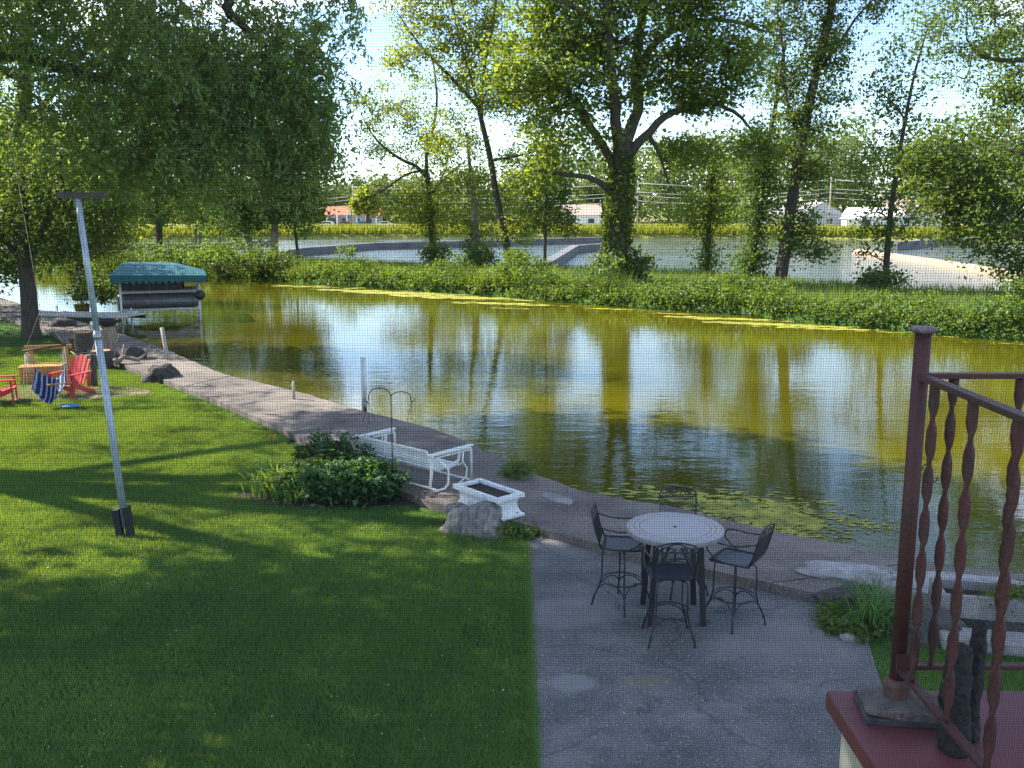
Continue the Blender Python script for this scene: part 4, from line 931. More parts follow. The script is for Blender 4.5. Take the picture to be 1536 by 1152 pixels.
def gable_house(name, label, x, y, w, d, wall_h, roof_h, wm, rm, wins, door=None, along='x', porch=False):
    root = thing(name, label, 'house', (x, y, 0.6))
    b = MB(); b.box((0, 0, wall_h / 2), (w, d, wall_h)); b.build('wall', wm, root)
    r = MB(); ov = .4
    if along == 'x':
        a = [(-w / 2 - ov, -d / 2 - ov, wall_h), (w / 2 + ov, -d / 2 - ov, wall_h), (w / 2 + ov, d / 2 + ov, wall_h), (-w / 2 - ov, d / 2 + ov, wall_h), (-w / 2 - ov, 0, wall_h + roof_h), (w / 2 + ov, 0, wall_h + roof_h)]
        f = [(0, 1, 5, 4), (2, 3, 4, 5), (0, 4, 3), (1, 2, 5), (0, 3, 2, 1)]
    else:
        a = [(-w / 2 - ov, -d / 2 - ov, wall_h), (w / 2 + ov, -d / 2 - ov, wall_h), (w / 2 + ov, d / 2 + ov, wall_h), (-w / 2 - ov, d / 2 + ov, wall_h), (0, -d / 2 - ov, wall_h + roof_h), (0, d / 2 + ov, wall_h + roof_h)]
        f = [(0, 4, 5, 3), (1, 2, 5, 4), (0, 1, 4), (2, 3, 5), (0, 3, 2, 1)]
    a = [(p[0], p[1], p[2] + .003) for p in a]
    r._add(a, f); ro_ = r.build('roof', rm, root)
    if along == 'y':
        g = MB(); g._add([(-w / 2 + .1, -d / 2 - ov - .02, wall_h + .1), (w / 2 - .1, -d / 2 - ov - .02, wall_h + .1), (0, -d / 2 - ov - .02, wall_h + roof_h - .12)], [(0, 1, 2)]); g.build('gable', wm, root)
    for wx, ww, wz, wh in wins:
        q = MB(); q.box((wx, -d / 2 - .03, wz), (ww + .2, .10, wh + .2)); fo = q.build('window', M['siding_white'], root)
        q = MB(); q.box((wx, -d / 2 - .09, wz), (ww, .04, wh)); q.build('pane', M['glass_dark'], fo)
    if door:
        q = MB(); q.box((door, -d / 2 - .05, 1.05), (1.0, .08, 2.1)); q.build('door', M['car_red'], root)
    return root
hb = gable_house('far_building', 'long low building with orange roof and white pillars beyond the lake', -34.6, 216, 11.2, 8, 2.7, 1.9, M['siding_grey'], M['roof_orange'],
                 [(-4, 1.6, 1.4, 1.5), (-1.7, 1.2, 1.4, 1.5), (1.2, 1.0, 1.4, 1.5), (3.6, 1.4, 1.4, 1.5)])
for i in range(6):
    q = MB(); q.box((-5.2 + i * 2.1, -4.6, 1.35), (.35, .35, 2.7)); q.build('pillar', M['siding_white'], hb)
q = MB(); q._add([(-1.2, -4.9, 2.7), (1.4, -4.9, 2.7), (.1, -4.9, 4.1), (-1.2, -1, 2.7), (1.4, -1, 2.7), (.1, -1, 4.1)], [(0, 1, 2), (0, 2, 5, 3), (1, 4, 5, 2)]); q.build('entrance_gable', M['siding_white'], hb)
gable_house('far_house', 'grey gabled house behind the utility pole beyond the lake at right', 62.4, 202, 8, 9, 3.0, 2.4, M['siding_grey'], M['roof_grey'], [(-1.6, 1.2, 1.6, 1.2), (1.6, 1.2, 1.6, 1.2)], along='y')
gable_house('far_house', 'white low house with a pale hipped roof beyond the lake at right', 72.8, 198, 9.5, 8, 2.6, 1.7, M['siding_white'], M['siding_white'], [(-2.5, 1.4, 1.5, 1.0), (2.2, 1.4, 1.5, 1.0)], 0)
gable_house('far_house', 'tan roofed white house behind the slender open tree', 83, 205, 10, 9, 3.2, 2.8, M['siding_white'], M['roof_tan'], [(-2.5, 1.6, 1.7, 1.1), (0, 1.2, 1.7, 1.1), (2.6, 1.6, 1.7, 1.1)])
gable_house('far_shed', 'small white shed left of the pale hipped house', 67.2, 194, 3.0, 3, 2.1, .4, M['siding_white'], M['siding_white'], [], 0)
gable_house('far_house', 'dim house under the trees at far right beyond the pier', 104, 204, 9, 8, 2.8, 2, M['siding_grey'], M['roof_grey'], [(-2, 1.4, 1.5, 1), (2, 1.4, 1.5, 1)])
gable_house('far_house', 'small pinkish roofed house just left of the huge trunk', 15, 214, 8, 7, 2.8, 2.2, M['siding_white'], M['roof_tan'], [(-2, 1.3, 1.5, 1), (2, 1.3, 1.5, 1)])
gable_house('far_house', 'white house low behind the leaning trunk at right', 55, 206, 6, 7, 2.6, 1.6, M['siding_white'], M['roof_grey'], [(-1.6, 1.2, 1.4, 1), (1.6, 1.2, 1.4, 1)])

def far_car(label, x, y, m):
    root = thing('parked_car', label, 'car', (x, y, 0.64), 0, 'cars parked beyond the lake')
    b = MB(); prof = [(-2.1, .35), (-2.1, .8), (-1.5, .95), (-1.0, 1.42), (.6, 1.42), (1.2, .98), (2.1, .82), (2.15, .35)]
    vs = [(px_, s * .85, pz) for s in (-1, 1) for px_, pz in prof]; n = len(prof)
    fs = [tuple(range(n)), tuple(range(2 * n - 1, n - 1, -1))] + [(i, n + i, n + (i + 1) % n, (i + 1) % n) for i in range(n)]
    b._add(vs, fs); b.build('body', m, root)
    g = MB(); g.box((-.2, -.86, 1.17), (1.5, .03, .34)); g.build('window', M['glass_dark'], root)
    for wx in (-1.3, 1.3):
        for s in (-1, 1):
            w = MB(); w.tube([(wx, s * .72, .33), (wx, s * .92, .33)], .33, n=12); w.build('wheel', M['dark_rubber'], root)
far_car('blue car parked at the right end of the orange roofed building', -31.2, 206, M['car_blue'])
far_car('white car parked at the left end of the orange roofed building', -38.6, 206, M['car_white'])
far_car('dark red car parked in the middle before the orange roofed building', -34.9, 206.5, M['car_red'])
far_car('white car parked just right of the orange roofed building', -26.4, 205, M['car_white'])

poles = [(-58, 190, 8.5, 'utility pole seen at far left through the trees'), (-31.6, 196, 8.8, 'slim utility pole in front of the orange roofed building'), (24.5, 192, 9.5, 'utility pole just right of the huge trunk'),
         (60.8, 188, 10, 'pale utility pole in front of the grey gabled house'), (108, 180, 10, 'utility pole among the trees at far right')]
tops = []
for x, y, h, lab in poles:
    r = thing('utility_pole', lab, 'utility pole', (x, y, .6), 0, 'utility poles beyond the lake')
    b = MB(); b.tube([(0, 0, 0), (0, 0, h)], [.17, .12], n=8); b.build('post', M['pole_wood'], r)
    b = MB(); b.box((0, 0, h - .6), (2.0, .12, .12)); b.build('crossarm', M['pole_wood'], r)
    tops.append((x, y, .6 + h))
def power_line(lab, a, b, rows):
    r = thing('power_line', lab, 'power line', (a[0], a[1], 0), 0, 'wires strung between the far utility poles')
    for off, drop in rows:
        m_ = MB(); pts = []
        for i in range(13):
            t = i / 12; pts.append(Vector((a[0] + (b[0] - a[0]) * t + off * 0, a[1] + (b[1] - a[1]) * t + off, a[2] - drop + (b[2] - a[2]) * t - 4 * .9 * t * (1 - t))))
        m_.tube(pts, .035, n=4); world_part(m_.build('wire', M['wire']), r)
rows = [(-.8, .5), (.8, .5), (0, 2.2), (0, 2.9), (0.1, 3.9)]
for i, lab in enumerate(('wires left of the orange roofed building', 'wires crossing above the orange roof and behind the middle trees', 'wires between the huge trunk and the grey gabled house', 'wires running right from the grey gabled house')):
    power_line(lab, tops[i], tops[i + 1], rows)
# guard rail by the road
gr = thing('guard_rail', 'pale metal guard rail along the road beyond the lake', 'guard rail', (20, 180, .64))
for x0, x1 in ((20, 36), (36, 52), (52, 68), (68, 84), (84, 100)):
    b = MB(); b.bar((x0 + .03, shore_y(x0) + 13.5, 1.35), (x1 - .03, shore_y(x1) + 13.5, 1.35), .08, .32); world_part(b.build('rail', M['siding_white']), gr)
for i in range(41):
    x = 20 + 2 * i; b = MB(); b.box((x, shore_y(x) + 13.7, .95), (.12, .12, .8)); world_part(b.build('post', M['pole_wood']), gr)

# ------------------------------------------------------------------ grass tiles on the lawn
TILE = 0.25
tile_col = bpy.data.collections.new('grass_tiles')
for k in range(5):
    n = 300
    P = np.column_stack([RNG.uniform(-TILE * .54, TILE * .54, n), RNG.uniform(-TILE * .54, TILE * .54, n), np.full(n, -0.003)])
    a = RNG.uniform(0, 2 * PI, n); H = 0.050 * RNG.uniform(0.35, 1.4, n); w = 0.0085
    dx = np.column_stack([np.cos(a), np.sin(a), np.zeros(n)]) * (w / 2)
    tip = P + np.column_stack([RNG.normal(size=n) * .45 * H, RNG.normal(size=n) * .45 * H, H])
    v = np.stack([P - dx, P + dx, tip], axis=1).reshape(-1, 3)
    o = np_mesh('grass_blades', v, np.arange(3 * n).reshape(n, 3), M['blade'], np.clip(RNG.normal(size=n) * .22 + .14 + .16 * k, 0, 1))
    COL.objects.unlink(o); tile_col.objects.link(o)
def inside(poly, x, y):
    c = False; j = len(poly) - 1
    for i in range(len(poly)):
        xi, yi = poly[i]; xj, yj = poly[j]
        if (yi > y) != (yj > y) and x < (xj - xi) * (y - yi) / (yj - yi) + xi: c = not c
        j = i
    return c
edge_x = [p.x for p in inner]; edge_y = [p.y for p in inner]
def wall_y(x): return float(np.interp(x, edge_x, edge_y))
pts = []
yy = 5.6
bed = [(-2.6, 14.45, 1.25, .55), (-3.75, 14.75, .7, .45)]
while yy < 31:
    xmax = 0.20 - TILE / 2
    x = xmax
    xl = -0.56 * yy - 0.8
    while x > xl:
        if yy + TILE / 2 < min(wall_y(x - TILE / 2), wall_y(x + TILE / 2)) - 0.02 and not any(((x - b[0]) / b[2]) ** 2 + ((yy - b[1]) / b[3]) ** 2 < 1 for b in bed):
            if yy < 22 or random.random() < .9: pts.append((x, yy, 0.0))
        x -= TILE
    yy += TILE
# right-hand grass between patio and porch
yy = 4.0
while yy < 10:
    x = 3.2
    while x < 6.9:
        if not inside(patio_poly, x - .14, yy) and not inside(patio_poly, x, yy + .12) and yy < wall_y(x) - .15: pts.append((x, yy, 0.0))
        x += TILE
    yy += TILE
pm_ = bpy.data.meshes.new('grass'); pm_.from_pydata(pts, [], []); pm_.update()
grass = bpy.data.objects.new('grass', pm_); COL.objects.link(grass)
ia = pm_.attributes.new('tile', 'INT', 'POINT')
for q_, (x, y, z) in enumerate(pts): ia.data[q_].value = int(max(0, min(4, 2.0 + 4.2 * mnoise.noise(Vector((x * .55, y * .55, 4))) + 2.5 * mnoise.noise(Vector((x * 1.9, y * 1.9, 9))) + random.uniform(-.8, .8))))
tag(grass, 'short mown green grass covering the lawn beside the patio', 'grass', kind='stuff')
ng = bpy.data.node_groups.new('grass_scatter', 'GeometryNodeTree')
ng.interface.new_socket('Geometry', in_out='INPUT', socket_type='NodeSocketGeometry')
ng.interface.new_socket('Geometry', in_out='OUTPUT', socket_type='NodeSocketGeometry')
gi = ng.nodes.new('NodeGroupInput'); go = ng.nodes.new('NodeGroupOutput')
iop = ng.nodes.new('GeometryNodeInstanceOnPoints'); ci = ng.nodes.new('GeometryNodeCollectionInfo')
ci.inputs['Collection'].default_value = tile_col; ci.inputs['Separate Children'].default_value = True; ci.inputs['Reset Children'].default_value = True
iop.inputs['Pick Instance'].default_value = True
rv = ng.nodes.new('FunctionNodeRandomValue'); rv.data_type = 'INT'; rv.inputs['Min'].default_value = 0; rv.inputs['Max'].default_value = 3
mth = ng.nodes.new('ShaderNodeMath'); mth.operation = 'MULTIPLY'; mth.inputs[1].default_value = PI / 2
cxyz = ng.nodes.new('ShaderNodeCombineXYZ')
na = ng.nodes.new('GeometryNodeInputNamedAttribute'); na.data_type = 'INT'; na.inputs['Name'].default_value = 'tile'
ng.links.new([o for o in na.outputs if o.enabled and o.name == 'Attribute'][0], iop.inputs['Instance Index'])
rint = [o for o in rv.outputs if o.type == 'INT'][0]
ng.links.new(rint, mth.inputs[0]); ng.links.new(mth.outputs[0], cxyz.inputs[2])
ng.links.new(gi.outputs[0], iop.inputs['Points']); ng.links.new(ci.outputs[0], iop.inputs['Instance'])
ng.links.new(cxyz.outputs[0], iop.inputs['Rotation']); ng.links.new(iop.outputs[0], go.inputs[0])
gm = grass.modifiers.new('scatter', 'NODES'); gm.node_group = ng
# clover heads and pale bits in the lawn
n = 550; cx = []; 
while len(cx) < n:
    y = 6 + 12 * random.random() ** 1.2; x = random.uniform(-.55 * y, 0.15)
    if y < wall_y(x) - .2: cx.append((x, y, .03 + random.random() * .015))
cc = np.array(cx); v, f, a = leaf_arrays(cc, .014, RNG.uniform(0, 1, n), 1.0)
tag(np_mesh('clover_flowers', v, f, M['white_petal'], a), 'tiny pale clover heads scattered through the lawn', 'clover', kind='stuff')

n = 5200; ey_ = RNG.uniform(5.5, 12.8, n); wob = np.array([.03 * mnoise.noise(Vector((0, y * 3.1, 0))) + .02 * mnoise.noise(Vector((0, y * 11, 0))) for y in ey_])
blades(np.column_stack([.20 + wob + RNG.normal(size=n) * .022, ey_, np.full(n, 0.0)]), .055, .007, M['blade'], 'edge_grass', 'ragged fringe of grass creeping over the patio edge', 'grass', lean=.6)
n = 520; lx = RNG.uniform(.25, 3.6, n); ly = RNG.uniform(6.8, 12, n); keep = [inside(patio_poly, a, b) for a, b in zip(lx, ly)]
lc = np.column_stack([lx, ly, np.full(n, .018)])[keep]; n2 = 260; wx = RNG.uniform(-7, 4, n2); wy = np.interp(wx, edge_x, edge_y) + RNG.uniform(.1, 1.2, n2)
lc = np.concatenate([lc, np.column_stack([wx, wy, np.full(n2, .16)])]); v, f, a = leaf_arrays(lc, .028, RNG.uniform(0, 1, len(lc)), 3.0)
tag(np_mesh('leaf_litter', v, f, mat('litter', (.22, .15, .07), (.38, .33, .22), scale=2.5, rough=.9), a), 'small dry leaves and bits strewn over patio and walkway', 'leaf litter', kind='stuff')

# ------------------------------------------------------------------ patio table
T0 = Vector((1.765, 10.03, 0.012))
table = thing('patio_table', 'round bar height table with ringed stone top on the patio', 'table', T0)
b = MB(); b.lathe([(0.02, .975), (.50, .975), (.515, .985), (.52, 1.0), (.515, 1.012), (.02, 1.012)], n=64); b.build('tabletop', M['table'], table, bevel=0)
b = MB(); b.lathe([(.505, .945), (.522, .95), (.527, .965), (.527, .995), (.5215, 1.0), (.505, .99)], n=64); b.build('rim', mat('rim', (.26, .25, .27), (.2, .19, .2), scale=20, rough=.5), table)
b = MB(); b.lathe([(.022, 1.0125), (.022, 1.017), (.016, 1.017), (.005, 1.014)], n=20); b.build('parasol_hole', M['black_iron'], table)
for sx in (-1, 1):
    for sy in (-1, 1):
        b = MB(); b.bar((sx * .235, sy * .235, .945), (sx * .285, sy * .29, 0), .06, .032, roll=0.0); b.build('leg', M['black_iron'], table)
        b = MB(); b.bar((sx * .26, sy * .262, .42), (sx * .07, sy * .07, .80), .03, .02); b.build('brace', M['black_iron'], table)
b = MB()
for s in (-1, 1): b.bar((-.235, s * .235, .93), (.235, s * .235, .93), .03, .03); b.bar((s * .235, -.235, .93), (s * .235, .235, .93), .028, .028)
b.bar((-.08, -.08, .80), (.08, .08, .80), .028, .03); b.bar((-.08, .08, .80), (.08, -.08, .80), .026, .028); b.tube([(0, 0, .80), (0, 0, .975)], .03, n=10)
b.build('apron', M['black_iron'], table)

def arc(c, r, a0, a1, n, f): return [f(c, r, a0 + (a1 - a0) * i / n) for i in range(n + 1)]
def make_chair(label, loc, seat_rot, base_rot):
    """swivel bar chair; front is +Y of the seat group"""
    root = thing('bar_chair', label, 'chair', loc, 0, 'wrought iron bar chairs round the table')
    RS = Matrix.Rotation(seat_rot, 3, 'Z'); RB = Matrix.Rotation(base_rot, 3, 'Z')
    S = lambda x, y, z: RS @ Vector((x, y, z)); Bp = lambda x, y, z: RB @ Vector((x, y, z))
    I = M['black_iron']
    # base: four legs, ring, arches
    for sx in (-1, 1):
        for sy in (-1, 1):
            b = MB()
            b.tube([Bp(sx * .05, sy * .05, .665), Bp(sx * .13, sy * .13, .668), Bp(sx * .155, sy * .155, .64), Bp(sx * .16, sy * .16, .50), Bp(sx * .16, sy * .16, .34), Bp(sx * .185, sy * .185, .20), Bp(sx * .222, sy * .222, .10), Bp(sx * .235, sy * .235, .01)], .0095, n=6)
            b.lathe([(.016, 0), (.016, .012), (.01, .02)], c=Bp(sx * .235, sy * .235, 0), n=8)
            b.build('leg', I, root)
    b = MB(); b.tube([Bp(.226 * math.cos(a), .226 * math.sin(a), .30) for a in [2 * PI * i / 32 for i in range(32)]], .0085, n=6, closed=True); b.build('foot_ring', I, root)
    for s in range(4):
        R4 = RB @ Matrix.Rotation(s * PI / 2, 3, 'Z'); b = MB()
        pts = [R4 @ Vector((.222 * math.cos(a), -.215 + .03 * math.sin(a), .07 + .225 * math.sin(a))) for a in [PI * i / 14 for i in range(15)]]
        b.tube(pts, .0075, n=5); b.build('arch', I, root)
    b = MB(); b.lathe([(.07, .655), (.085, .66), (.085, .69), (.06, .705)], n=16); b.build('swivel', I, root)
    # seat
    b = MB(); fr = []
    w, d = .225, .215
    for x, y in ((-w, -d), (w, -d), (w + .01, d), (-w - .01, d)): fr.append((x, y))
    b.tube([S(x, y, .725) for x, y in [(-w, -d), (-w - .006, 0), (-w - .01, d - .03), (-w + .02, d), (0, d + .015), (w - .02, d), (w + .01, d - .03), (w + .006, 0), (w, -d)]], .010, n=6, closed=True)
    b.build('seat_frame', I, root)
    b = MB(); vs = []; fs = []; n = 8
    for i in range(n + 1):
        for j in range(n + 1):
            x = -w + 2 * w * i / n; y = -d + 2 * d * j / n; vs.append(S(x, y, .724 - .018 * math.sin(PI * i / n) * math.sin(PI * j / n)))
    for i in range(n):
        for j in range(n): a = i * (n + 1) + j; fs.append((a, a + n + 1, a + n + 2, a + 1))
    b._add(vs, fs, True); o = b.build('seat', M['seat_mesh'], root); sm = o.modifiers.new('thickness', 'SOLIDIFY'); sm.thickness = .004
    # back
    yb = -d; top = 1.13
    def BK(x, z): return S(x, yb - .02 - .10 * (z - .72) / .4, z)
    b = MB()
    for s in (-1, 1): b.tube([S(s * .205, yb, .72), BK(s * .212, .85), BK(s * .218, 1.0), BK(s * .215, 1.08), BK(s * .18, top - .01)], .0098, n=6)
    b.tube([BK(-.18, top - .01)] + [BK(-.18 + .36 * i / 10, top - .01 + .035 * math.sin(PI * i / 10)) for i in range(1, 10)] + [BK(.18, top - .01)], .009, n=6)
    b.tube([BK(-.216, 1.045), BK(.216, 1.045)], .008, n=6); b.tube([BK(-.208, .76), BK(.208, .76)], .008, n=6)
    b.build('back_frame', I, root)
    b = MB()
    for s in (-1, 1):
        b.tube([BK(s * .215 - s * .30 * math.sin(PI / 2 * i / 10), 1.045 + .095 * math.sin(PI * i / 10 * .9) ) for i in range(11)], .006, n=5)
        b.tube([BK(s * .09 + .06 * math.cos(a), 1.075 + .028 * math.sin(a)) for a in [2 * PI * i / 16 for i in range(16)]], .005, n=5, closed=True)
    b.build('scroll', I, root)
    b = MB(); nx, nz = 20, 14
    for i in range(1, nx):
        x = -.208 + .416 * i / nx; p, q = BK(x, .76), BK(x, 1.045); b.bar(p, q, .0035, .0035)
    for j in range(1, nz):
        z = .76 + .285 * j / nz; b.bar(BK(-.212, z), BK(.212, z), .0035, .0035)
    b.build('back_mesh', I, root)
    for s in (-1, 1):
        b = MB()
        b.tube([BK(s * .218, .99), S(s * .235, yb + .07, .945), S(s * .25, -.02, .935), S(s * .255, .12, .945), S(s * .255, .20, .935), S(s * .252, .235, .895), S(s * .25, .225, .84), S(s * .245, .16, .775), S(s * .235, .07, .73)], .0085, n=6)
        b.build('armrest', I, root)
    return root
make_chair('bar chair nearest the viewer with its back to us before the round table', (1.63, 9.45, .012), 0, 0)
make_chair('bar chair on the left side of the round table facing right', (1.235, 10.31, .012), math.radians(-100), PI / 4)
make_chair('bar chair on the right side of the round table turned to face left', (2.40, 9.86, .012), math.radians(146 - 90), math.radians(30))
make_chair('bar chair behind the round table nearest the water', (1.97, 10.74, .012), PI, 0.3)

# ------------------------------------------------------------------ white glider bench
gl0 = Vector((-1.635, 15.2, .12)); axis = Vector((-1.37, 1.18, 0)).normalized(); gr_ = math.atan2(axis.y, axis.x)   # +X local runs away to the left
glider = thing('glider_bench', 'white metal glider bench facing the water on the seawall', 'bench', gl0, gr_); glider.scale = (1, 1, .90)
W2, D2 = .90, .46
I = M['white_metal']
# local frame: x along bench, y positive = towards the viewer's side (back of the bench is at +y)
yb_ = 1.0
for s in (-1, 1):
    b = MB()
    b.tube([(s * W2, -D2, 0.03), (s * W2, -D2, .60), (s * W2, -D2 + .03, .635), (s * W2, D2 - .03, .66), (s * W2, D2, .62), (s * W2, D2 - .04, .36), (s * W2, D2, .10), (s * W2, D2 - .1, .02), (s * W2, D2 - .32, .02), (s * W2, D2 - .40, .10), (s * W2, D2 - .40, .34), (s * W2, D2 - .16, .58)], .022, n=8)
    b.tube([(s * W2, -D2 + .0, .59), (s * W2, D2 - .05, .605)], .014, n=6)
    b.tube([(s * W2, -D2 + .18, .60), (s * W2, -D2 + .20, .42), (s * W2, -D2 + .10, .28), (s * W2, -D2 + .12, .12), (s * W2, -D2 + .30, .03)], .016, n=6)
    b.tube([(s * W2, -D2 + .26, .60), (s * W2, -D2 + .28, .44), (s * W2, D2 - .38, .34)], .014, n=6)
    b.tube([(s * W2, D2 - .16, .58), (s * W2, D2 - .38, .40), (s * W2, -D2 + .32, .46)], .014, n=6)
    b.build('end_frame', I, glider)
    b = MB(); b.box((s * W2, 0, .672), (.085, .95, .022)); b.build('armrest', I, glider)
for yy_ in (D2 - .12, -D2 + .04):
    b = MB(); b.tube([(-W2, yy_, .05), (W2, yy_, .05)], .018, n=6); b.build('floor_rail', I, glider)
for k in range(7):
    b = MB(); z = .385 + k * .050; b.box((0, D2 - .16 + k * .021, z), (1.66, .014, .030), tilt=Matrix.Rotation(math.radians(-22), 3, 'X')); b.build('slat', I, glider)
for k in range(7):
    b = MB(); b.box((0, D2 - .22 - k * .075, .365 + (.008 if k in (0, 6) else 0)), (1.66, .050, .014)); b.build('slat', I, glider)
b = MB()
for x in (-.83, 0, .83):
    b.tube([(x, -D2 + .14, .35), (x, D2 - .20, .35), (x, D2 - .14, .40), (x, D2 - .01, .73)], .015, n=6)
b.tube([(-.83, D2 - .01, .73), (.83, D2 - .01, .73)], .017, n=6); b.tube([(-.83, D2 - .18, .365), (.83, D2 - .18, .365)], .014, n=6)
b.build('seat_frame', I, glider)
for s in (-1, 1):
    for yq in (-.22, .22):
        b = MB(); b.bar((s * .865, yq, .60), (s * .85, yq + .03, .35), .012, .022); b.build('hanger', I, glider)

# ------------------------------------------------------------------ white planter with soil
pc = Vector((-.34, 13.42, .125)); pr = math.atan2(-.80, .69)
planter = thing('stone_planter', 'white rectangular trough planter filled with dark soil on the seawall', 'planter', pc, pr)
b = MB()
L_, Wd = .92, .44
prof = [(.0, .0), (.05, .0), (.05, .03), (.02, .055), (-.02, .10), (-.03, .20), (-.01, .27), (.03, .285)]
def rect_ring(off, z): return [(-L_ / 2 - off, -Wd / 2 - off, z), (L_ / 2 + off, -Wd / 2 - off, z), (L_ / 2 + off, Wd / 2 + off, z), (-L_ / 2 - off, Wd / 2 + off, z)]
vs = []; fs = []
rings = [(.04, 0), (.04, .03), (.0, .06), (-.03, .12), (-.035, .20), (-.01, .27)]
for off, z in rings: vs += rect_ring(off, z)
for i in range(len(rings) - 1):
    for k in range(4): fs.append((i * 4 + k, i * 4 + (k + 1) % 4, i * 4 + 4 + (k + 1) % 4, i * 4 + 4 + k))
fs.append((3, 2, 1, 0)); b._add(vs, fs); b.build('trough', M['white_stone'], planter)
b = MB()
for sgn in (-1, 1):
    b.box((0, sgn * (Wd / 2 + .0), .305), (L_ + .10, .075, .065)); b.box((sgn * (L_ / 2 + .0), 0, .3045), (.075, Wd - .075, .0635))
b.build('rim', M['white_stone'], planter, bevel=.008)
b = MB(); b.box((0, 0, .27), (L_ - .08, Wd - .08, .04)); b.build('soil', M['soil'], planter)

# ------------------------------------------------------------------ rocks
def rock(name, label, c, r, m, rz=0.0, seed=1, rough=.25, cat='rock', sub=4, group=None, flat=0.35):
    bm = bmesh.new(); bmesh.ops.create_icosphere(bm, subdivisions=sub, radius=1)
    for v in bm.verts:
        p = v.co.copy(); d = 1 + rough * mnoise.noise(p * 1.3 + Vector((seed, 0, 0))) * 1.6 + rough * .5 * mnoise.noise(p * 3.4 + Vector((0, seed, 0))) + rough * .22 * mnoise.noise(Vector((p.x * 9, p.y * 9, p.z * 2 + seed)))
        v.co = p * d
        if v.co.z < -flat: v.co.z = -flat
        v.co = Vector((v.co.x * r[0], v.co.y * r[1], (v.co.z + flat) * r[2]))
    me = bpy.data.meshes.new(name); bm.to_mesh(me); bm.free(); me.materials.append(m)
    me.polygons.foreach_set('use_smooth', [True] * len(me.polygons))
    o = bpy.data.objects.new(name, me); COL.objects.link(o); o.location = c; o.rotation_euler = (0, 0, rz)
    return tag(o, label, cat, group)
rock('boulder', 'large furrowed grey boulder on the grass in front of the white planter', (-.50, 12.95, -.03), (.50, .34, .30), M['rock'], -.5, 3, .30, sub=5)
rock('boulder', 'dark rounded boulder at the edge of the seawall left of the white pole', tuple(ground(243, 572, 0) - Vector((0, 0, .04))), (.42, .34, .36), M['rock_dark'], .3, 5)
rock('boulder', 'small dark stone lying on the seawall above the rounded boulder', tuple(ground(202, 537, .12)), (.30, .22, .22), M['rock_dark'], .3, 8, sub=3)
rock('boulder', 'flat brown stone on the walkway near the dock', tuple(ground(95, 490, .1)), (.55, .35, .25), M['rock_dark'], 0, 9, sub=3)
rock('boulder', 'dark grey block behind the spiky grass clump at the patio corner', (3.95, 10.25, -.03), (.50, .30, .20), M['rock_dark'], -.2, 14, .2)
rock('boulder', 'pale weathered slab stone on the walkway right of the table', (4.05, 11.0, .08), (.62, .30, .10), M['rock_pale'], -.25, 17, .2)
rock('boulder', 'broad pale stone behind the red post on the seawall', (5.1, 10.6, .08), (.85, .36, .09), M['rock_pale'], -.2, 19, .18)
rock('boulder', 'small pale rock at the patio edge below the grass clump', (3.52, 9.42, -.02), (.11, .07, .07), M['rock_pale'], 0, 21, sub=3)
rock('boulder', 'grey rock in the shadow right of the grass clump', (4.35, 9.55, -.03), (.36, .26, .22), M['rock_dark'], 0, 23, sub=4)
# worn pale patch on the walkway: remains of mortar
def patch(lab, px, py, rx, ry, ang, n=16, z=.146, m='pale_concrete'):
    c = ground(px, py, .12); vs = []
    for lev, (zz, sc) in enumerate(((.0, 1.05), (z - .12, .97))):
        for i in range(n):
            a = 2 * PI * i / n; q = (1 + .45 * mnoise.noise(Vector((math.cos(a) * 1.6 + px, math.sin(a) * 1.6, 2)))) * sc
            x, y = rx * q * math.cos(a), ry * q * math.sin(a)
            vs.append((x * math.cos(ang) - y * math.sin(ang), x * math.sin(ang) + y * math.cos(ang), zz))
    b = MB(); b._add(vs, [tuple(range(n, 2 * n))] + [(i, (i + 1) % n, n + (i + 1) % n, n + i) for i in range(n)])
    o = b.build('mortar_patch', M[m]); o.location = (c.x, c.y, .115); tag(o, lab, 'concrete patch')
patch('white mortar patch on the walkway right of the planter', 835, 748, .30, .16, -.9)
patch('broad pale worn patch on the walkway right of the table', 1290, 862, .62, .14, -.25)

# ------------------------------------------------------------------ flower bed
sb = MB(); n = 40
vs = [(-2.75 + 1.75 * math.cos(2 * PI * i / n) * (1 + .08 * math.sin(5 * i)), 14.5 + .62 * math.sin(2 * PI * i / n) * (1 + .1 * math.sin(3 * i)), .006) for i in range(n)]
sb._add(vs, [tuple(range(n))]); tag(sb.build('flower_bed_soil', M['soil']), kind='structure')
def leafy_plant(name, label, c, r, h, m, stems, leaf, per, cat='plant', spread=.07, shell=True, group=None):
    root = thing(name, label, cat, (c[0], c[1], c[2] if len(c) > 2 else 0), 0, group)
    st = MB(); cl = []
    for i in range(stems):
        a = random.uniform(0, 2 * PI); q = math.sqrt(random.random())
        x, y = r[0] * q * math.cos(a), r[1] * q * math.sin(a); hh = h * random.uniform(.72, 1.08) * (1 - .30 * q * q)
        tip = Vector((x * 1.12 + random.gauss(0, .02), y * 1.12, hh)); b0 = Vector((x * .85, y * .85, -.01))
        st.tube([b0, b0.lerp(tip, .5) + Vector((random.gauss(0, .01), random.gauss(0, .01), 0)), tip], [.006, .005, .003], n=4, caps=False)
        for k in range(4): cl.append((*(b0.lerp(tip, .45 + .19 * k) + Vector((random.gauss(0, .04), random.gauss(0, .04), 0))), random.uniform(.7, 1.2)))
    st.build('stems', M['green_stem'], root)['kind'] = 'stuff'
    cen, rnd = clusters_to_leaves(np.array(cl), per, spread, .5, .15); v, f, a = leaf_arrays(cen, leaf, rnd, .9, .6)
    o = np_mesh('foliage', v, f, m, a, root); o['kind'] = 'stuff'
    return root
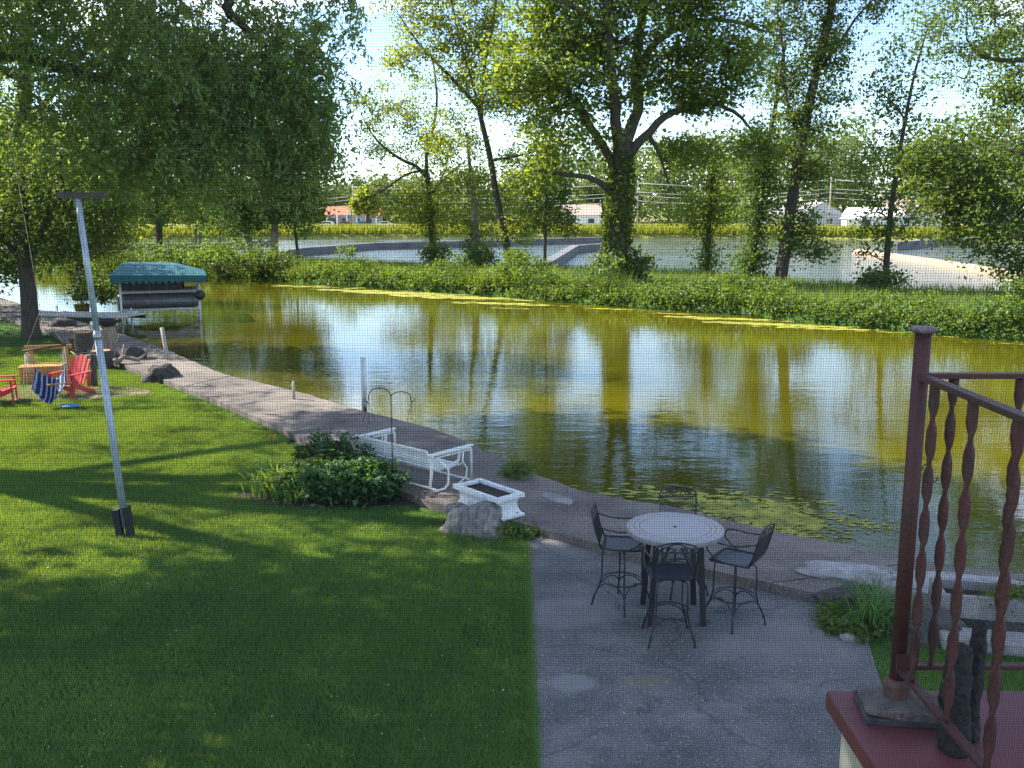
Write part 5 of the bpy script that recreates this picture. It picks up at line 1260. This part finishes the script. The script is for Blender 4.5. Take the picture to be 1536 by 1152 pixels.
leafy_plant('peony_bush', 'dense dark green peony bush beside the glider', (-2.42, 14.32), (.72, .42), .58, M['leaf_peony'], 130, .10, 10, 'bush')
leafy_plant('leafy_perennial', 'mound of green perennials between the peony and the daylilies', (-3.05, 14.75), (.62, .40), .50, M['leaf_bush'], 80, .09, 9)
leafy_plant('leafy_perennial', 'taller feathery plant rising behind the peony bush', (-2.85, 15.3), (.60, .35), .80, M['leaf_peony'], 70, .08, 9)
leafy_plant('leafy_perennial', 'low weeds growing at the corner between boulder and patio', (.02, 12.72), (.35, .18), .13, M['leaf_bush'], 40, .05, 7)
leafy_plant('leafy_perennial', 'low green weeds at the foot of the grass clump by the patio corner', (3.62, 9.75), (.30, .42), .14, M['leaf_bush'], 50, .05, 8)
leafy_plant('leafy_perennial', 'small weeds rooted in the waterside edge of the seawall', tuple(ground(775, 712, .12)), (.25, .35), .16, M['leaf_bush'], 40, .05, 6)
def strap_plant(name, label, c, n, L, w, m, spreadr=.18, cat='plant', flower=None):
    root = thing(name, label, cat, c); vs = []; fs = []; seg = 6
    for i in range(n):
        a = random.uniform(0, 2 * PI); l = L * random.uniform(.6, 1.15); out = random.uniform(.35, .95)
        b0 = Vector((random.gauss(0, spreadr), random.gauss(0, spreadr), -.01)); d = Vector((math.cos(a), math.sin(a), 0)); sd = Vector((-d.y, d.x, 0))
        o = len(vs)
        for k in range(seg + 1):
            t = k / seg; ww = w * (1 - t ** 2) * .5 + .0008
            p = b0 + d * (l * out * t ** 1.3) + Vector((0, 0, l * (1.25 * t - (.35 + .75 * out) * t * t)))
            p.z = max(p.z, .01)
            vs += [p - sd * ww, p + sd * ww + Vector((0, 0, ww * .4))]
        for k in range(seg): q = o + 2 * k; fs.append((q, q + 1, q + 3, q + 2))
    o = np_mesh('strap_leaves', np.array([list(v) for v in vs]), np.array(fs), m, np.repeat(RNG.uniform(0, 1, n), seg), root); o['kind'] = 'stuff'
    if flower:
        for k, (fx, fy, fz) in enumerate(flower):
            b = MB(); b.tube([(fx * .3, fy * .3, 0), (fx * .8, fy * .8, fz * .6), (fx, fy, fz)], .004, n=4); so = b.build('flower_stalk', m, root)
            if k == 0:
                b = MB()
                for j in range(6):
                    a = j * PI / 3; dd = Vector((math.cos(a), math.sin(a), .45)); s2 = Vector((-math.sin(a), math.cos(a), 0))
                    c0 = Vector((fx, fy, fz)); b._add([c0, c0 + dd * .045 + s2 * .022, c0 + dd * .09 + Vector((0, 0, -.01)), c0 + dd * .045 - s2 * .022], [(0, 1, 2, 3)])
                b.build('flower', M['orange_petal'], root)
    return root
strap_plant('daylily', 'arching daylily clump with one orange flower left of the peony', (-3.78, 14.72, 0), 230, .86, .020, M['blade'], .17, flower=[(-.06, .35, .82), (.1, .2, .7), (-.2, .0, .6)])
strap_plant('daylily', 'smaller daylily clump in front of the green perennials', (-3.35, 14.3, 0), 90, .6, .016, M['blade'], .10)
strap_plant('daylily', 'grassy daylily clump behind the peony near the walkway', (-2.25, 15.75, 0), 70, .45, .016, M['blade'], .16)
strap_plant('grass_clump', 'spiky arching grass clump between patio corner and red post', (3.84, 9.72, 0), 170, .78, .012, M['blade'], .09)
strap_plant('grass_clump', 'greener upright grass tuft behind the spiky clump', (3.95, 10.0, 0), 80, .75, .014, M['blade'], .08)
b = MB(); b.tube([(0, 0, 0), (.01, 0, .2), (-.015, .01, .42), (.005, 0, .66)], [.014, .011, .009, .004], n=6)
for k in range(6): b.tube([(.005, 0, .12 + .08 * k), (.04 * (-1) ** k, .02, .15 + .08 * k)], [.004, .002], n=4)
o = b.build('dry_stalk', M['dry_stem']); o.location = (-2.72, 13.98, 0); tag(o, 'pale dry bare stalk standing at the front of the peony bush', 'stalk')

# ------------------------------------------------------------------ shepherd hooks, poles
def hook(label, base, h, arms, strings=()):
    r = thing('shepherd_hook', label, 'garden hook', base)
    b = MB(); b.tube([(0, 0, -.05), (0, 0, h)], .009, n=6); b.build('pole', M['black_iron'], r)
    for sx, sy, reach, rise in arms:
        b = MB(); pts = [Vector((0, 0, h - .25))]
        for i in range(13):
            a = PI * i / 12; pts.append(Vector((sx * (reach / 2) * (1 - math.cos(a)), sy * (reach / 2) * (1 - math.cos(a)), h + rise * math.sin(a) - .02)))
        e = pts[-1]; pts += [e + Vector((0, 0, -.05)), e + Vector((sx * .02, sy * .02, -.08)), e + Vector((sx * .05, sy * .05, -.06)), e + Vector((sx * .055, sy * .055, -.02))]
        b.tube(pts, .0075, n=6); b.build('hook_arm', M['black_iron'], r)
    for p, q in strings:
        b = MB(); b.tube([p, q], .0035, n=4); b.build('hanger_wire', M['black_iron'], r)
    return r
hook('tall double shepherd hook with empty hangers beside the glider', (-1.83, 14.35, 0), 1.64, [(-1, 0, .34, .14), (1, 0, .30, .08)],
     [((-.35, 0, 1.56), (-.44, .05, 1.22)), ((-.35, 0, 1.56), (-.33, -.06, 1.20)), ((-.35, 0, 1.56), (-.25, .06, 1.22)), ((.31, 0, 1.56), (.30, .04, 1.26)), ((.31, 0, 1.56), (.24, -.03, 1.24))])
hook('thin black shepherd hook seen behind the red railing', (4.32, 9.9, 0), 1.66, [(1, 0, .13, .12)])
b = MB(); b.tube([(0, 0, -.9), (0, 0, .0), (.0, 0, .18)], [.058, .058, .058], n=14); r = thing('white_pole', 'pale upright plastic pole standing in the water at the seawall', 'pole', tuple(ground(547, 622, -.05)))
b.build('sleeve', M['dark_rubber'], r); b = MB(); b.tube([(0, 0, .18), (.0, 0, 1.28)], .055, n=16); b.build('pipe', M['pvc'], r)
b = MB(); b.tube([(0, 0, 0), (0, 0, .42)], .035, n=8); o = b.build('stake', M['pole_wood']); o.location = ground(441, 599, .12); tag(o, 'short wooden stake on the seawall edge left of the pale pole', 'stake')
b = MB(); b.tube([(0, 0, -.3), (-.16, 0, .95)], .06, n=8); o = b.build('stake', M['pole_wood']); o.location = ground(254, 540, .1); tag(o, 'leaning bleached stake at the water edge in front of the boat lift', 'stake')
# leaning T-shaped line post
P0 = Vector((-5.30, 12.71, 0)); P1 = Vector((-5.64, 12.78, 4.56))
r = thing('line_post', 'tall leaning galvanised clothes line post with wooden crossbar on the lawn', 'post', P0)
d = (P1 - P0)
b = MB(); b.tube([Vector((0, 0, .12)), d * .62], .048, n=14); b.build('lower_pole', M['galv'], r)
b = MB(); b.tube([d * .60, d], .040, n=14); b.build('upper_pole', M['galv'], r)
b = MB(); b.tube([d * .595, d * .612], .058, n=14); b.build('collar', M['aluminium'], r)
b = MB(); b.box(d + Vector((.06, 0, .03)), (.62, .09, .075)); b.build('crossbar', M['dark_wood'], r)
for k, (ox, oy, hh) in enumerate(((-.075, .0, .38), (.075, -.02, .43))):
    b = MB(); b.bar(Vector((ox + .01, oy - .03, -.05)), Vector((ox - .03, oy - .03, hh)), .085, .10); b.build('ground_stake', M['dark_rubber'], r)

# ------------------------------------------------------------------ red porch and railing
ZD = 3.0
porch = thing('porch', 'red painted concrete porch with cream side wall at the bottom right', 'porch', (.93, 2.66, 0))
b = MB(); b.box((1.5, -1.83, ZD - .03), (3.0, 3.66, .06)); b.build('deck', M['red_paint'], porch, bevel=.008)
b = MB(); b.box((1.53, -1.86, (ZD - .06) / 2), (2.98, 3.64, ZD - .062)); b.build('wall', M['cream'], porch)
XR, YR = 1.088, 2.54
rail = thing('railing', 'weathered red iron railing with twisted balusters at right', 'railing', (XR, YR, ZD))
RM = M['red_metal']
def hbar(name, a, b_, w, h): m_ = MB(); m_.bar(a, b_, w, h); return m_.build(name, RM, rail, bevel=.002)
m_ = MB(); m_.tube([(0, 0, .035), (0, 0, 1.085)], .0215, n=18); post = m_.build('post', RM, rail)
m_ = MB(); m_.lathe([(.024, 1.080), (.034, 1.085), (.036, 1.09), (.031, 1.096), (.012, 1.099)], n=20); m_.build('post_cap', mat('cap', (.20, .19, .20), (.10, .05, .05), scale=60, rough=.7), post)
m_ = MB(); m_.lathe([(.030, .03), (.036, .035), (.036, .085), (.030, .095), (.0245, .10)], n=18); m_.build('post_collar', mat('collar_rust', (.12, .055, .04), (.05, .03, .025), scale=50, rough=.8, bump=.5, bscale=120, dist=.003), post)
m_ = MB(); m_.box((.012, -.012, .010), (.225, .165, .020)); o = m_.build('base_plate', M['mortar_dark'], rail, bevel=.004); o.rotation_euler = (0, 0, -.12)
m_ = MB(); m_.box((.002, -.024, .155), (.034, .012, .055)); m_.build('bracket', RM, post)
hbar('top_rail', (0.0, -.0235, .965), (0.0, -2.2, .965), .030, .016)
hbar('top_rail', (.0235, -.003, .966), (1.7, -.003, .966), .028, .014)
hbar('bottom_rail', (0.0, -.0235, .135), (0.0, -2.2, .135), .024, .013)
hbar('bottom_rail', (.0235, -.003, .136), (1.7, -.003, .136), .024, .013)
def twisted(x, y, z0, z1, ph):
    m_ = MB(); n = 110; vs = []; fs = []; w, t = .0128, .0042
    for i in range(n + 1):
        s = i / n; z = z0 + (z1 - z0) * s
        a = ph + s * 7 * PI if .04 < s < .96 else ph + (.04 if s < .5 else .96) * 7 * PI
        c, q = math.cos(a), math.sin(a)
        for u, v_ in ((-w, -t), (0, -t * 1.5), (w, -t), (w, t), (0, t * 1.5), (-w, t)): vs.append((x + u * c - v_ * q, y + u * q + v_ * c, z))
    for i in range(n):
        for k in range(6): fs.append((i * 6 + k, i * 6 + (k + 1) % 6, i * 6 + 6 + (k + 1) % 6, i * 6 + 6 + k))
    fs.append(tuple(range(6))[::-1]); fs.append(tuple(n * 6 + k for k in range(6)))
    m_._add(vs, fs, True); return m_.build('baluster', RM, rail)
for k in range(9): twisted(0, -.095 - .21 * k, .1415, .957, .4 + .05 * k)
for k in range(7): twisted(.09 + .178 * k, -.003, .143, .959, .2 + .15 * k)
# mortar foot of the post
o = rock('mortar_foot', None, (.01, -.008, .018), (.105, .078, .026), M['mortar'], -.15, 31, .16, cat=None, sub=4, flat=.25); o.parent = rail
for v in o.data.vertices:
    v.co.x = max(-.105, min(.105, v.co.x * 1.35)); v.co.y = max(-.085, min(.085, v.co.y * 1.35))
# charred pieces of wood
def char_piece(lab, c, hh, r, seed, lean=(0, 0)):
    bm = bmesh.new(); n, m_ = 26, 18
    rings = []
    for i in range(n + 1):
        s = i / n; ring = []
        for k in range(m_):
            a = 2 * PI * k / m_; rad = r * (1.25 - .45 * s + .38 * mnoise.noise(Vector((math.cos(a) * 1.4 + seed, math.sin(a) * 1.4, s * 5))) + .2 * mnoise.noise(Vector((math.cos(a) * 4, math.sin(a) * 4 + seed, s * 14))))
            if i == n: rad *= .35
            ring.append(bm.verts.new((rad * math.cos(a) + lean[0] * s, rad * math.sin(a) + lean[1] * s, hh * s + (.02 * mnoise.noise(Vector((a * 2, seed, 0))) if i else 0))))
        rings.append(ring)
    for i in range(n):
        for k in range(m_): bm.faces.new((rings[i][k], rings[i][(k + 1) % m_], rings[i + 1][(k + 1) % m_], rings[i + 1][k]))
    bm.faces.new(rings[0][::-1]); bm.faces.new(rings[-1])
    me = bpy.data.meshes.new('charred_stump'); bm.to_mesh(me); bm.free(); me.materials.append(M['char'])
    me.polygons.foreach_set('use_smooth', [True] * len(me.polygons))
    o = bpy.data.objects.new('charred_stump', me); COL.objects.link(o); o.location = c; tag(o, lab, 'charred wood')
char_piece('shorter black charred stump standing on the red porch behind the bottom rail', (1.165, 2.335, ZD), .29, .034, 3, (0, .02))
char_piece('slimmer taller charred stick just right of the black stump on the porch', (1.228, 2.40, ZD), .33, .022, 8, (.01, .0))

# ------------------------------------------------------------------ right side: white timber planter behind the railing
r = thing('raised_planter', 'white timber raised planter with green plants behind the red railing', 'planter', (5.75, 9.78, .12), -.20)
b = MB(); b.box((0, -.24, .12), (2.3, .07, .24)); b.build('plank', M['pale_concrete'], r)
b = MB(); b.box((0, .24, .12), (2.3, .07, .24)); b.build('plank', M['pale_concrete'], r)
for s in (-1, 1): b = MB(); b.box((s * 1.115, 0, .118), (.07, .41, .236)); b.build('plank', M['pale_concrete'], r)
b = MB(); b.box((0, 0, .09), (2.14, .40, .10)); b.build('soil', M['soil'], r)
leafy_plant('planter_greens', 'low green leafy plants growing inside the white raised planter', (5.9, 9.74, .25), (.8, .13), .16, M['leaf_bush'], 70, .055, 8)
r = thing('stone_slab', 'long pale stone slab lying along the grass behind the railing', 'stone slab', (5.2, 9.15, 0), -.22)
b = MB(); b.box((-.05, 0, .07), (1.55, .34, .14)); b.build('stone', M['pale_concrete'], r, bevel=.02)
b = MB(); b.box((1.55, .02, .07), (1.5, .34, .13)); b.build('stone', M['pale_concrete'], r, bevel=.02)

# ------------------------------------------------------------------ left side: lawn furniture
def adirondack(label, loc, rz):
    root = thing('adirondack_chair', label, 'chair', loc, rz, 'red adirondack chairs by the timber bench'); Rm = M['red_plastic']
    # faces +y
    for k in range(5):
        x = (k - 2) * .105; h = .74 - .035 * abs(k - 2) ** 1.6
        b = MB(); b.bar((x * .85, -.22, .26), (x * 1.12, -.22 - h * .38, .26 + h * .92), .094, .02); b.build('back_slat', Rm, root)
    for k in range(5):
        b = MB(); yy_ = .30 - k * .105; b.box((0, yy_, .36 - .10 * (k / 4)), (.52, .092, .02), tilt=Matrix.Rotation(math.radians(14), 3, 'X')); b.build('seat_slat', Rm, root)
    for s in (-1, 1):
        b = MB(); b.box((s * .33, .0, .565), (.12, .72, .025)); b.build('armrest', Rm, root)
        b = MB(); b.bar((s * .31, .30, 0), (s * .31, .27, .552), .10, .03); b.build('leg', Rm, root)
        b = MB(); b.bar((s * .28, .30, .34), (s * .28, -.50, .02), .03, .11); b.build('leg', Rm, root)
        b = MB(); b.bar((s * .31, -.28, .20), (s * .31, -.32, .552), .07, .025); b.build('arm_support', Rm, root)
    b = MB(); b.bar((-.30, -.36, .52), (.30, -.36, .52), .05, .03); b.build('back_rail', Rm, root)
    return root
adirondack('red adirondack chair beside the hanging hammock chair', tuple(ground(106, 594)), math.radians(165))
adirondack('red adirondack chair cut off by the left edge of the view', tuple(ground(2, 604)), math.radians(-70))
g0 = ground(60, 578)
r = thing('timber_bench', 'orange brown timber corner bench with a backrest beside the red chairs', 'bench', tuple(g0 + Vector((0, .5, 0))), math.radians(14)); r.scale = (.86, .86, .9)
for z in (.08, .24, .40):
    b = MB(); b.box((-.15, -.30, z), (1.15, .07, .145)); b.build('timber', M['orange_wood'], r)
    b = MB(); b.box((-.69, .16, z + .004), (.07, .83, .145)); b.build('timber', M['orange_wood'], r)
    b = MB(); b.box((-.15, .60, z), (1.15, .07, .145)); b.build('timber', M['orange_wood'], r)
    b = MB(); b.box((.39, .16, z + .004), (.07, .83, .145)); b.build('timber', M['orange_wood'], r)
for s in (0, 1):
    b = MB(); b.box((-.15, -.18 + s * .28 - .08, .49), (1.2, .24, .035)); b.build('seat_board', M['orange_wood'], r)
for x in (-.60, .40): b = MB(); b.box((x, .66, .50), (.16 if x < 0 else .14, .05, 1.0)); b.build('post', M['orange_wood'], r)
for z in (.93,): b = MB(); b.box((-.1, .71, z), (1.35, .04, .12)); b.build('back_board', M['orange_wood'], r)
# gravel round the fire pit
vs = []; fs = []
for k in range(5200):
    a = random.uniform(0, 2 * PI); q = math.sqrt(random.random()); x = -11.2 + 2.3 * q * math.cos(a); y = 23.2 + 1.0 * q * math.sin(a)
    s = random.uniform(.015, .035); o = len(vs)
    vs += [(x - s, y - s * .7, .0), (x + s, y - s, .0), (x + s * .8, y + s, .0), (x - s, y + s * .8, .0), (x + random.uniform(-.3, .3) * s, y, s * 1.1)]
    fs += [(o, o + 1, o + 4), (o + 1, o + 2, o + 4), (o + 2, o + 3, o + 4), (o + 3, o, o + 4)]
b = MB(); b._add(vs, fs); tag(b.build('gravel', mat('gravel', (.50, .38, .32), (.34, .26, .22), scale=9, rough=.95)), 'pinkish gravel patch under the timber bench and red chairs', 'gravel', kind='stuff')
b = MB(); n = 30; b._add([(-11.2 + 2.35 * math.cos(2 * PI * i / n), 23.2 + 1.05 * math.sin(2 * PI * i / n), .006) for i in range(n)], [tuple(range(n))]); tag(b.build('gravel_bed', M['seawall']), kind='structure')
# hanging hammock chair
hc = Vector((-10.50, 21.6, 0))
r = thing('hammock_chair', 'blue and white striped hammock chair hanging in front of the red chair', 'hammock chair', hc, math.radians(12))
b = MB(); b.tube([(-.5, 0, 1.28), (.42, 0, 1.40)], .022, n=8); b.build('spreader_bar', M['dark_wood'], r)
for x, z in ((-.45, 1.285), (.38, 1.395)): b = MB(); b.tube([(x, 0, z), (-.06, .02, 2.2), (-.5, .15, 7.2)], .005, n=5); b.build('rope', M['rope'], r)
for k in range(7):
    for s in (0, 1):
        x0 = (-.45, .38)[s]; zz = (1.285, 1.395)[s]
        b = MB(); b.tube([(x0, 0, zz), (x0 + (.06 * k - .02 if s == 0 else -.07 * k + .12), -.30 + .1 * k, .52 + .05 * k)], .006, n=4); b.build('cord', M['rope'], r)
b = MB(); b.tube([(.02, -.34, .55), (.55, -.30, .57)], .016, n=6); b.build('front_bar', M['orange_wood'], r)
vs = []; fs = []; n = 14
for i in range(n + 1):
    for j in range(n + 1):
        u = i / n; v_ = j / n
        x = -.28 + .66 * u; y = -.40 + .45 * v_; z = .18 + .42 * abs(2 * u - 1) ** 2 * .75 + .45 * v_ ** 2 + .03 * math.sin(9 * u + 4 * v_) + .05 * mnoise.noise(Vector((u * 5, v_ * 5, 2)))
        vs.append((x, y, z))
for i in range(n):
    for j in range(n): a = i * (n + 1) + j; fs.append((a, a + n + 1, a + n + 2, a + 1))
b = MB(); b._add(vs, fs, True); o = b.build('cloth_seat', M['stripe'], r); sm = o.modifiers.new('t', 'SOLIDIFY'); sm.thickness = .012
b = MB(); b.lathe([(.02, 0), (.13, .02), (.16, .05), (.13, .085), (.02, .10)], n=16); o = b.build('blue_float', M['blue_plastic']); o.location = ground(105, 611, .035); o.scale = (1.4, .9, .8); tag(o, 'small bright blue float lying on the lawn below the hammock chair', 'float')
r = thing('rough_post', 'dark rough wooden post with crossbar right of the red chair', 'post', tuple(ground(141, 580)))
b = MB(); b.tube([(0, 0, -.05), (.02, 0, .4), (-.01, 0, .82)], [.10, .08, .07], n=9); b.build('upright', M['dark_wood'], r)
b = MB(); b.bar((-.40, 0, .83), (.22, 0, .88), .05, .045); b.build('crossbar', M['dark_wood'], r)
# stumps and driftwood at the seawall
def log(label, c, r0, h, m, lean=(0, 0)):
    root = thing('stump', label, 'stump', c)
    b = MB(); n = 14; pts = [Vector((lean[0] * t, lean[1] * t, h * t)) for t in (0, .15, .5, .85, 1)]
    b.tube(pts, [r0 * 1.2, r0 * 1.02, r0 * .95, r0, r0 * .96], n=n); o = b.build('trunk', m, root)
    for v in o.data.vertices: v.co += Vector((1, 1, 0)) * (r0 * .16 * mnoise.noise(v.co * 5))
    b = MB(); b.lathe([(.01, 0), (r0 * .8, 0), (r0 * .8, .006), (.01, .008)], n=14); o = b.build('cut_face', M['orange_wood'], root); o.location = (lean[0], lean[1], h)
    return root
log('dark upright stump left of the bleached driftwood', tuple(ground(127, 528)), .28, .62, M['dark_wood'])
log('low dark stump at the foot of the driftwood pile', tuple(ground(115, 523)), .22, .35, M['dark_wood'])
log('bleached grey upright log holding a black bowl', tuple(ground(163, 541)), .24, 1.02, M['bark_pale'], (.03, 0))
log('dark hollow stump in front of the bleached log', tuple(ground(154, 552)), .30, .50, M['dark_wood'])
c = ground(163, 541)
b = MB(); b.lathe([(.05, 0), (.22, .03), (.32, .13), (.34, .20), (.32, .20), (.29, .13), (.02, .05)], n=22); o = b.build('black_bowl', M['dark_rubber']); o.location = (c.x + .03, c.y, 1.03); tag(o, 'shallow black bowl resting on top of the bleached log', 'bowl')
for k, (px, py, dx, dy, rr, lab) in enumerate(((150, 545, -.7, .3, .07, 'crooked driftwood branch lying against the dark stump'), (172, 548, .55, .35, .09, 'thick bleached driftwood limb lying on the seawall'), (178, 536, -.5, .5, .06, 'pale driftwood limb behind the bleached log'))):
    g = ground(px, py, .1); b = MB(); b.tube([(0, 0, .05), (dx * .4, dy * .4, .22), (dx, dy, .10), (dx * 1.4, dy * 1.2, .3)], [rr, rr * .8, rr * .6, rr * .2], n=8)
    b.tube([(dx * .4, dy * .4, .22), (dx * .3, dy * .9, .55)], [rr * .6, rr * .15], n=6)
    o = b.build('driftwood', M['bark_pale']); o.location = g; tag(o, lab, 'driftwood')

# ------------------------------------------------------------------ dock, boat lift, pontoon boat
r = thing('dock', 'weathered pale plank dock at the left shore', 'dock', (-17.8, 39.7, WATER_Z), math.radians(-14))
for k in range(24):
    b = MB(); b.box((-2.4 + k * .21, 0, .52 + random.uniform(-.006, .006)), (.195, 1.7, .04)); b.build('plank', M['dock_wood'], r)
for s in (-1, 1): b = MB(); b.box((0, s * .8, .42), (5.0, .08, .15)); b.build('beam', M['dark_wood'], r)
for x in (-1.8, 0, 1.8):
    for s in (-1, 1): b = MB(); b.tube([(x, s * .88, -.8), (x, s * .88, .75)], .045, n=8); b.build('piling', M['aluminium'], r)
for k, (px, py, h) in enumerate(((102, 459, 1.35), (118, 461, 1.25), (131, 459, 1.1))):
    g = ground(px, py, .17); root = thing('fishing_rod', ('leftmost', 'middle', 'rightmost')[k] + ' of three fishing rods leaning up from the dock', 'fishing rod', g, 0, 'fishing rods on the dock')
    b = MB(); b.tube([(0, 0, 0), (-.09, 0, .5), (-.24, 0, h)], [.016, .010, .004], n=5); b.build('rod', M['black_iron'], root)
    b = MB(); b.tube([(-.02, -.04, .12), (-.02, .02, .12)], .04, n=10); b.build('reel', M['black_iron'], root)
lx0, lx1, ly0, ly1 = -17.7, -14.5, 42.2, 45.6
zc = 1.42
lift = thing('boat_lift', 'boat lift with scalloped teal canvas canopy over the pontoon boat', 'boat lift', (-15.75, 43.4, WATER_Z), math.radians(19))
hw, hd = (lx1 - lx0) / 2, (ly1 - ly0) / 2; Z0 = -WATER_Z
for sx in (-1, 1):
    for sy in (-1, 1): b = MB(); b.tube([(sx * hw, sy * hd, -1.0), (sx * hw, sy * hd, zc + Z0)], .055, n=8); b.build('post', M['pvc'], lift)
for sy in (-1, 1): b = MB(); b.box((0, sy * hd, Z0 + .17), (2 * hw, .09, .10)); b.build('beam', M['aluminium'], lift)
for sx in (-1, 1): b = MB(); b.box((sx * hw, 0, Z0 + .12), (.09, 2 * hd - .1, .09)); b.build('beam', M['aluminium'], lift)
for sx in (-.45, .45): b = MB(); b.box((sx * hw, 0, Z0 + .215), (.10, 2 * hd - .2, .10)); b.build('bunk', M['boat_dark'], lift)
for sx in (-1, 1): b = MB(); b.bar((sx * hw, -hd, .10 + Z0 - .3), (sx * (hw - .9), -hd, Z0 + .12), .05, .05); b.build('brace', M['aluminium'], lift)
b = MB(); b.tube([(hw + .02, -hd - .07, Z0 + .75), (hw + .02, -hd - .11, Z0 + .75)], .22, n=18); b.build('winch_wheel', M['boat_dark'], lift)
b = MB(); b.tube([(-hw, -hd, Z0 + .2), (-hw - .02, -hd, Z0 + 1.0)], .03, n=6); b.build('winch_bar', M['aluminium'], lift)
ex, ey = hw + .35, hd + .35; z1 = zc + Z0; rise = .68
prof_top = [(-ex, -ey, z1), (ex, -ey, z1), (ex, ey, z1), (-ex, ey, z1), (-ex + .45, -ey + 1.1, z1 + rise), (ex - 1.3, -ey + 1.1, z1 + rise * .92), (ex - 1.3, ey - 1.1, z1 + rise * .92), (-ex + .45, ey - 1.1, z1 + rise)]
prof_mid = [(-ex, -ey, z1 + .28), (ex, -ey, z1 + .20), (ex, ey, z1 + .20), (-ex, ey, z1 + .28)]
vs = prof_top[:4] + prof_mid + prof_top[4:]
fs = [(0, 1, 5, 4), (1, 2, 6, 5), (2, 3, 7, 6), (3, 0, 4, 7), (4, 5, 9, 8), (5, 6, 10, 9), (6, 7, 11, 10), (7, 4, 8, 11), (8, 9, 10, 11)]
b = MB(); b._add(vs, fs); o = b.build('canopy', M['canvas'], lift); sm = o.modifiers.new('t', 'SOLIDIFY'); sm.thickness = .02
sc_ = MB()
def scallop(p, q, n):
    p = Vector(p); q = Vector(q)
    for i in range(n):
        a = p.lerp(q, i / n); c_ = p.lerp(q, (i + 1) / n); vs = [a, c_]; 
        for k in range(1, 6): t = 1 - k / 6; vs.append(a.lerp(c_, t) - Vector((0, 0, .13 * math.sin(PI * t))))
        sc_._add(vs, [tuple(range(len(vs)))])
o_ = .012
scallop((-ex - o_, -ey - o_, z1 + .01), (ex + o_, -ey - o_, z1 + .01), 15); scallop((ex + o_, -ey - o_, z1 + .01), (ex + o_, ey + o_, z1 + .01), 13)
scallop((-ex - o_, ey + o_, z1 + .01), (-ex - o_, -ey - o_, z1 + .01), 13); scallop((ex + o_, ey + o_, z1 + .01), (-ex - o_, ey + o_, z1 + .01), 15)
sc_.build('valance', M['canvas'], lift)
boat = thing('pontoon_boat', 'pontoon boat with dark seats raised under the teal canopy', 'boat', (-15.75, 43.4, .10), math.radians(19))
boat.scale = (.88, .95, 1.15)
for s in (-1, 1):
    b = MB(); y_ = s * .95; b.tube([(-2.0, y_, .30), (-1.6, y_, .30), (1.45, y_, .30), (1.75, y_, .33), (1.95, y_, .40)], [.30, .31, .31, .22, .06], n=18); b.build('pontoon', M['hull'], boat)
b = MB(); b.box((-.1, 0, .68), (3.7, 2.3, .10)); b.build('deck', M['dock_wood'], boat)
for s in (-1, 1):
    b = MB(); y_ = s * 1.1
    b.tube([(-1.9, y_, 1.22), (1.0, y_, 1.22)], .022, n=6); b.tube([(1.15, y_, 1.22), (1.75, y_, 1.22)], .022, n=6)
    for x in (-1.9, -1.2, -.5, .3, 1.0, 1.15, 1.75): b.tube([(x, y_, .73), (x, y_, 1.22)], .018, n=6)
    b.build('rail', M['aluminium'], boat)
    b = MB(); b.box((-.45, y_ - s * .03, .97), (2.8, .02, .42)); b.build('side_panel', M['boat_dark'], boat)
b = MB(); b.box((-1.35, .65, .93), (.9, .55, .4)); b.box((-1.35, .88, 1.2), (.9, .1, .4)); b.build('seat', M['boat_dark'], boat)
b = MB(); b.box((-.1, -.55, .93), (.9, .5, .4)); b.box((-.1, -.76, 1.18), (.9, .1, .35)); b.build('seat', M['boat_dark'], boat)
b = MB(); b.box((.55, .3, 1.05), (.35, .6, .64)); b.build('console', M['boat_dark'], boat)
b = MB(); b.box((1.0, 0, .45), (.34, .3, .75)); b.box((1.0, 0, 1.0), (.3, .4, .55)); b.build('outboard_motor', M['dark_rubber'], boat, bevel=.04)
# ------------------------------------------------------------------ woven insect screen in the open window the view is taken through
scr = MB(); SY, PW = 0.52, 0.0014; SX, SZ0, SZ1 = .62, CAM_H - .62, CAM_H + .42
def wires(vertical, n, start, lo_, hi_, y):
    r_ = WIRE / 2
    for i in range(n):
        c_ = start + i * PW
        if vertical: vs = [(c_ + a, y + b, z) for z in (lo_, hi_) for a, b in ((-r_, -r_), (r_, -r_), (r_, r_), (-r_, r_))]
        else: vs = [(x, y + b, c_ + a) for x in (lo_, hi_) for a, b in ((-r_, -r_), (r_, -r_), (r_, r_), (-r_, r_))]
        scr._add(vs, [(0, 1, 5, 4), (1, 2, 6, 5), (2, 3, 7, 6), (3, 0, 4, 7)])
WIRE = 0.0001
wires(True, int(2 * SX / PW), -SX, SZ0, SZ1, SY); wires(False, int((SZ1 - SZ0) / PW), SZ0, -SX, SX, SY + .0003)
wscreen = thing('window_screen', 'fine woven insect screen in the window that the whole view is seen through', 'insect screen', (0, 0, 0))
o = scr.build('screen_mesh', mat('screen_wire', (.016, .017, .02), (.012, .012, .015), scale=3, rough=.9, spec=.1), wscreen); o['kind'] = 'stuff'
for s_ in (-1, 1):
    b = MB(); b.box((s_ * (SX + .008), SY, (SZ0 + SZ1) / 2), (.02, .012, SZ1 - SZ0 + .04)); b.build('screen_frame', M['aluminium'], wscreen)
for z_ in (SZ0 - .008, SZ1 + .008):
    b = MB(); b.box((0, SY, z_), (2 * SX - .006, .012, .02)); b.build('screen_frame', M['aluminium'], wscreen)
print('objects', len(bpy.data.objects), 'tris', sum(len(m.loops) - 2 * len(m.polygons) for m in bpy.data.meshes))
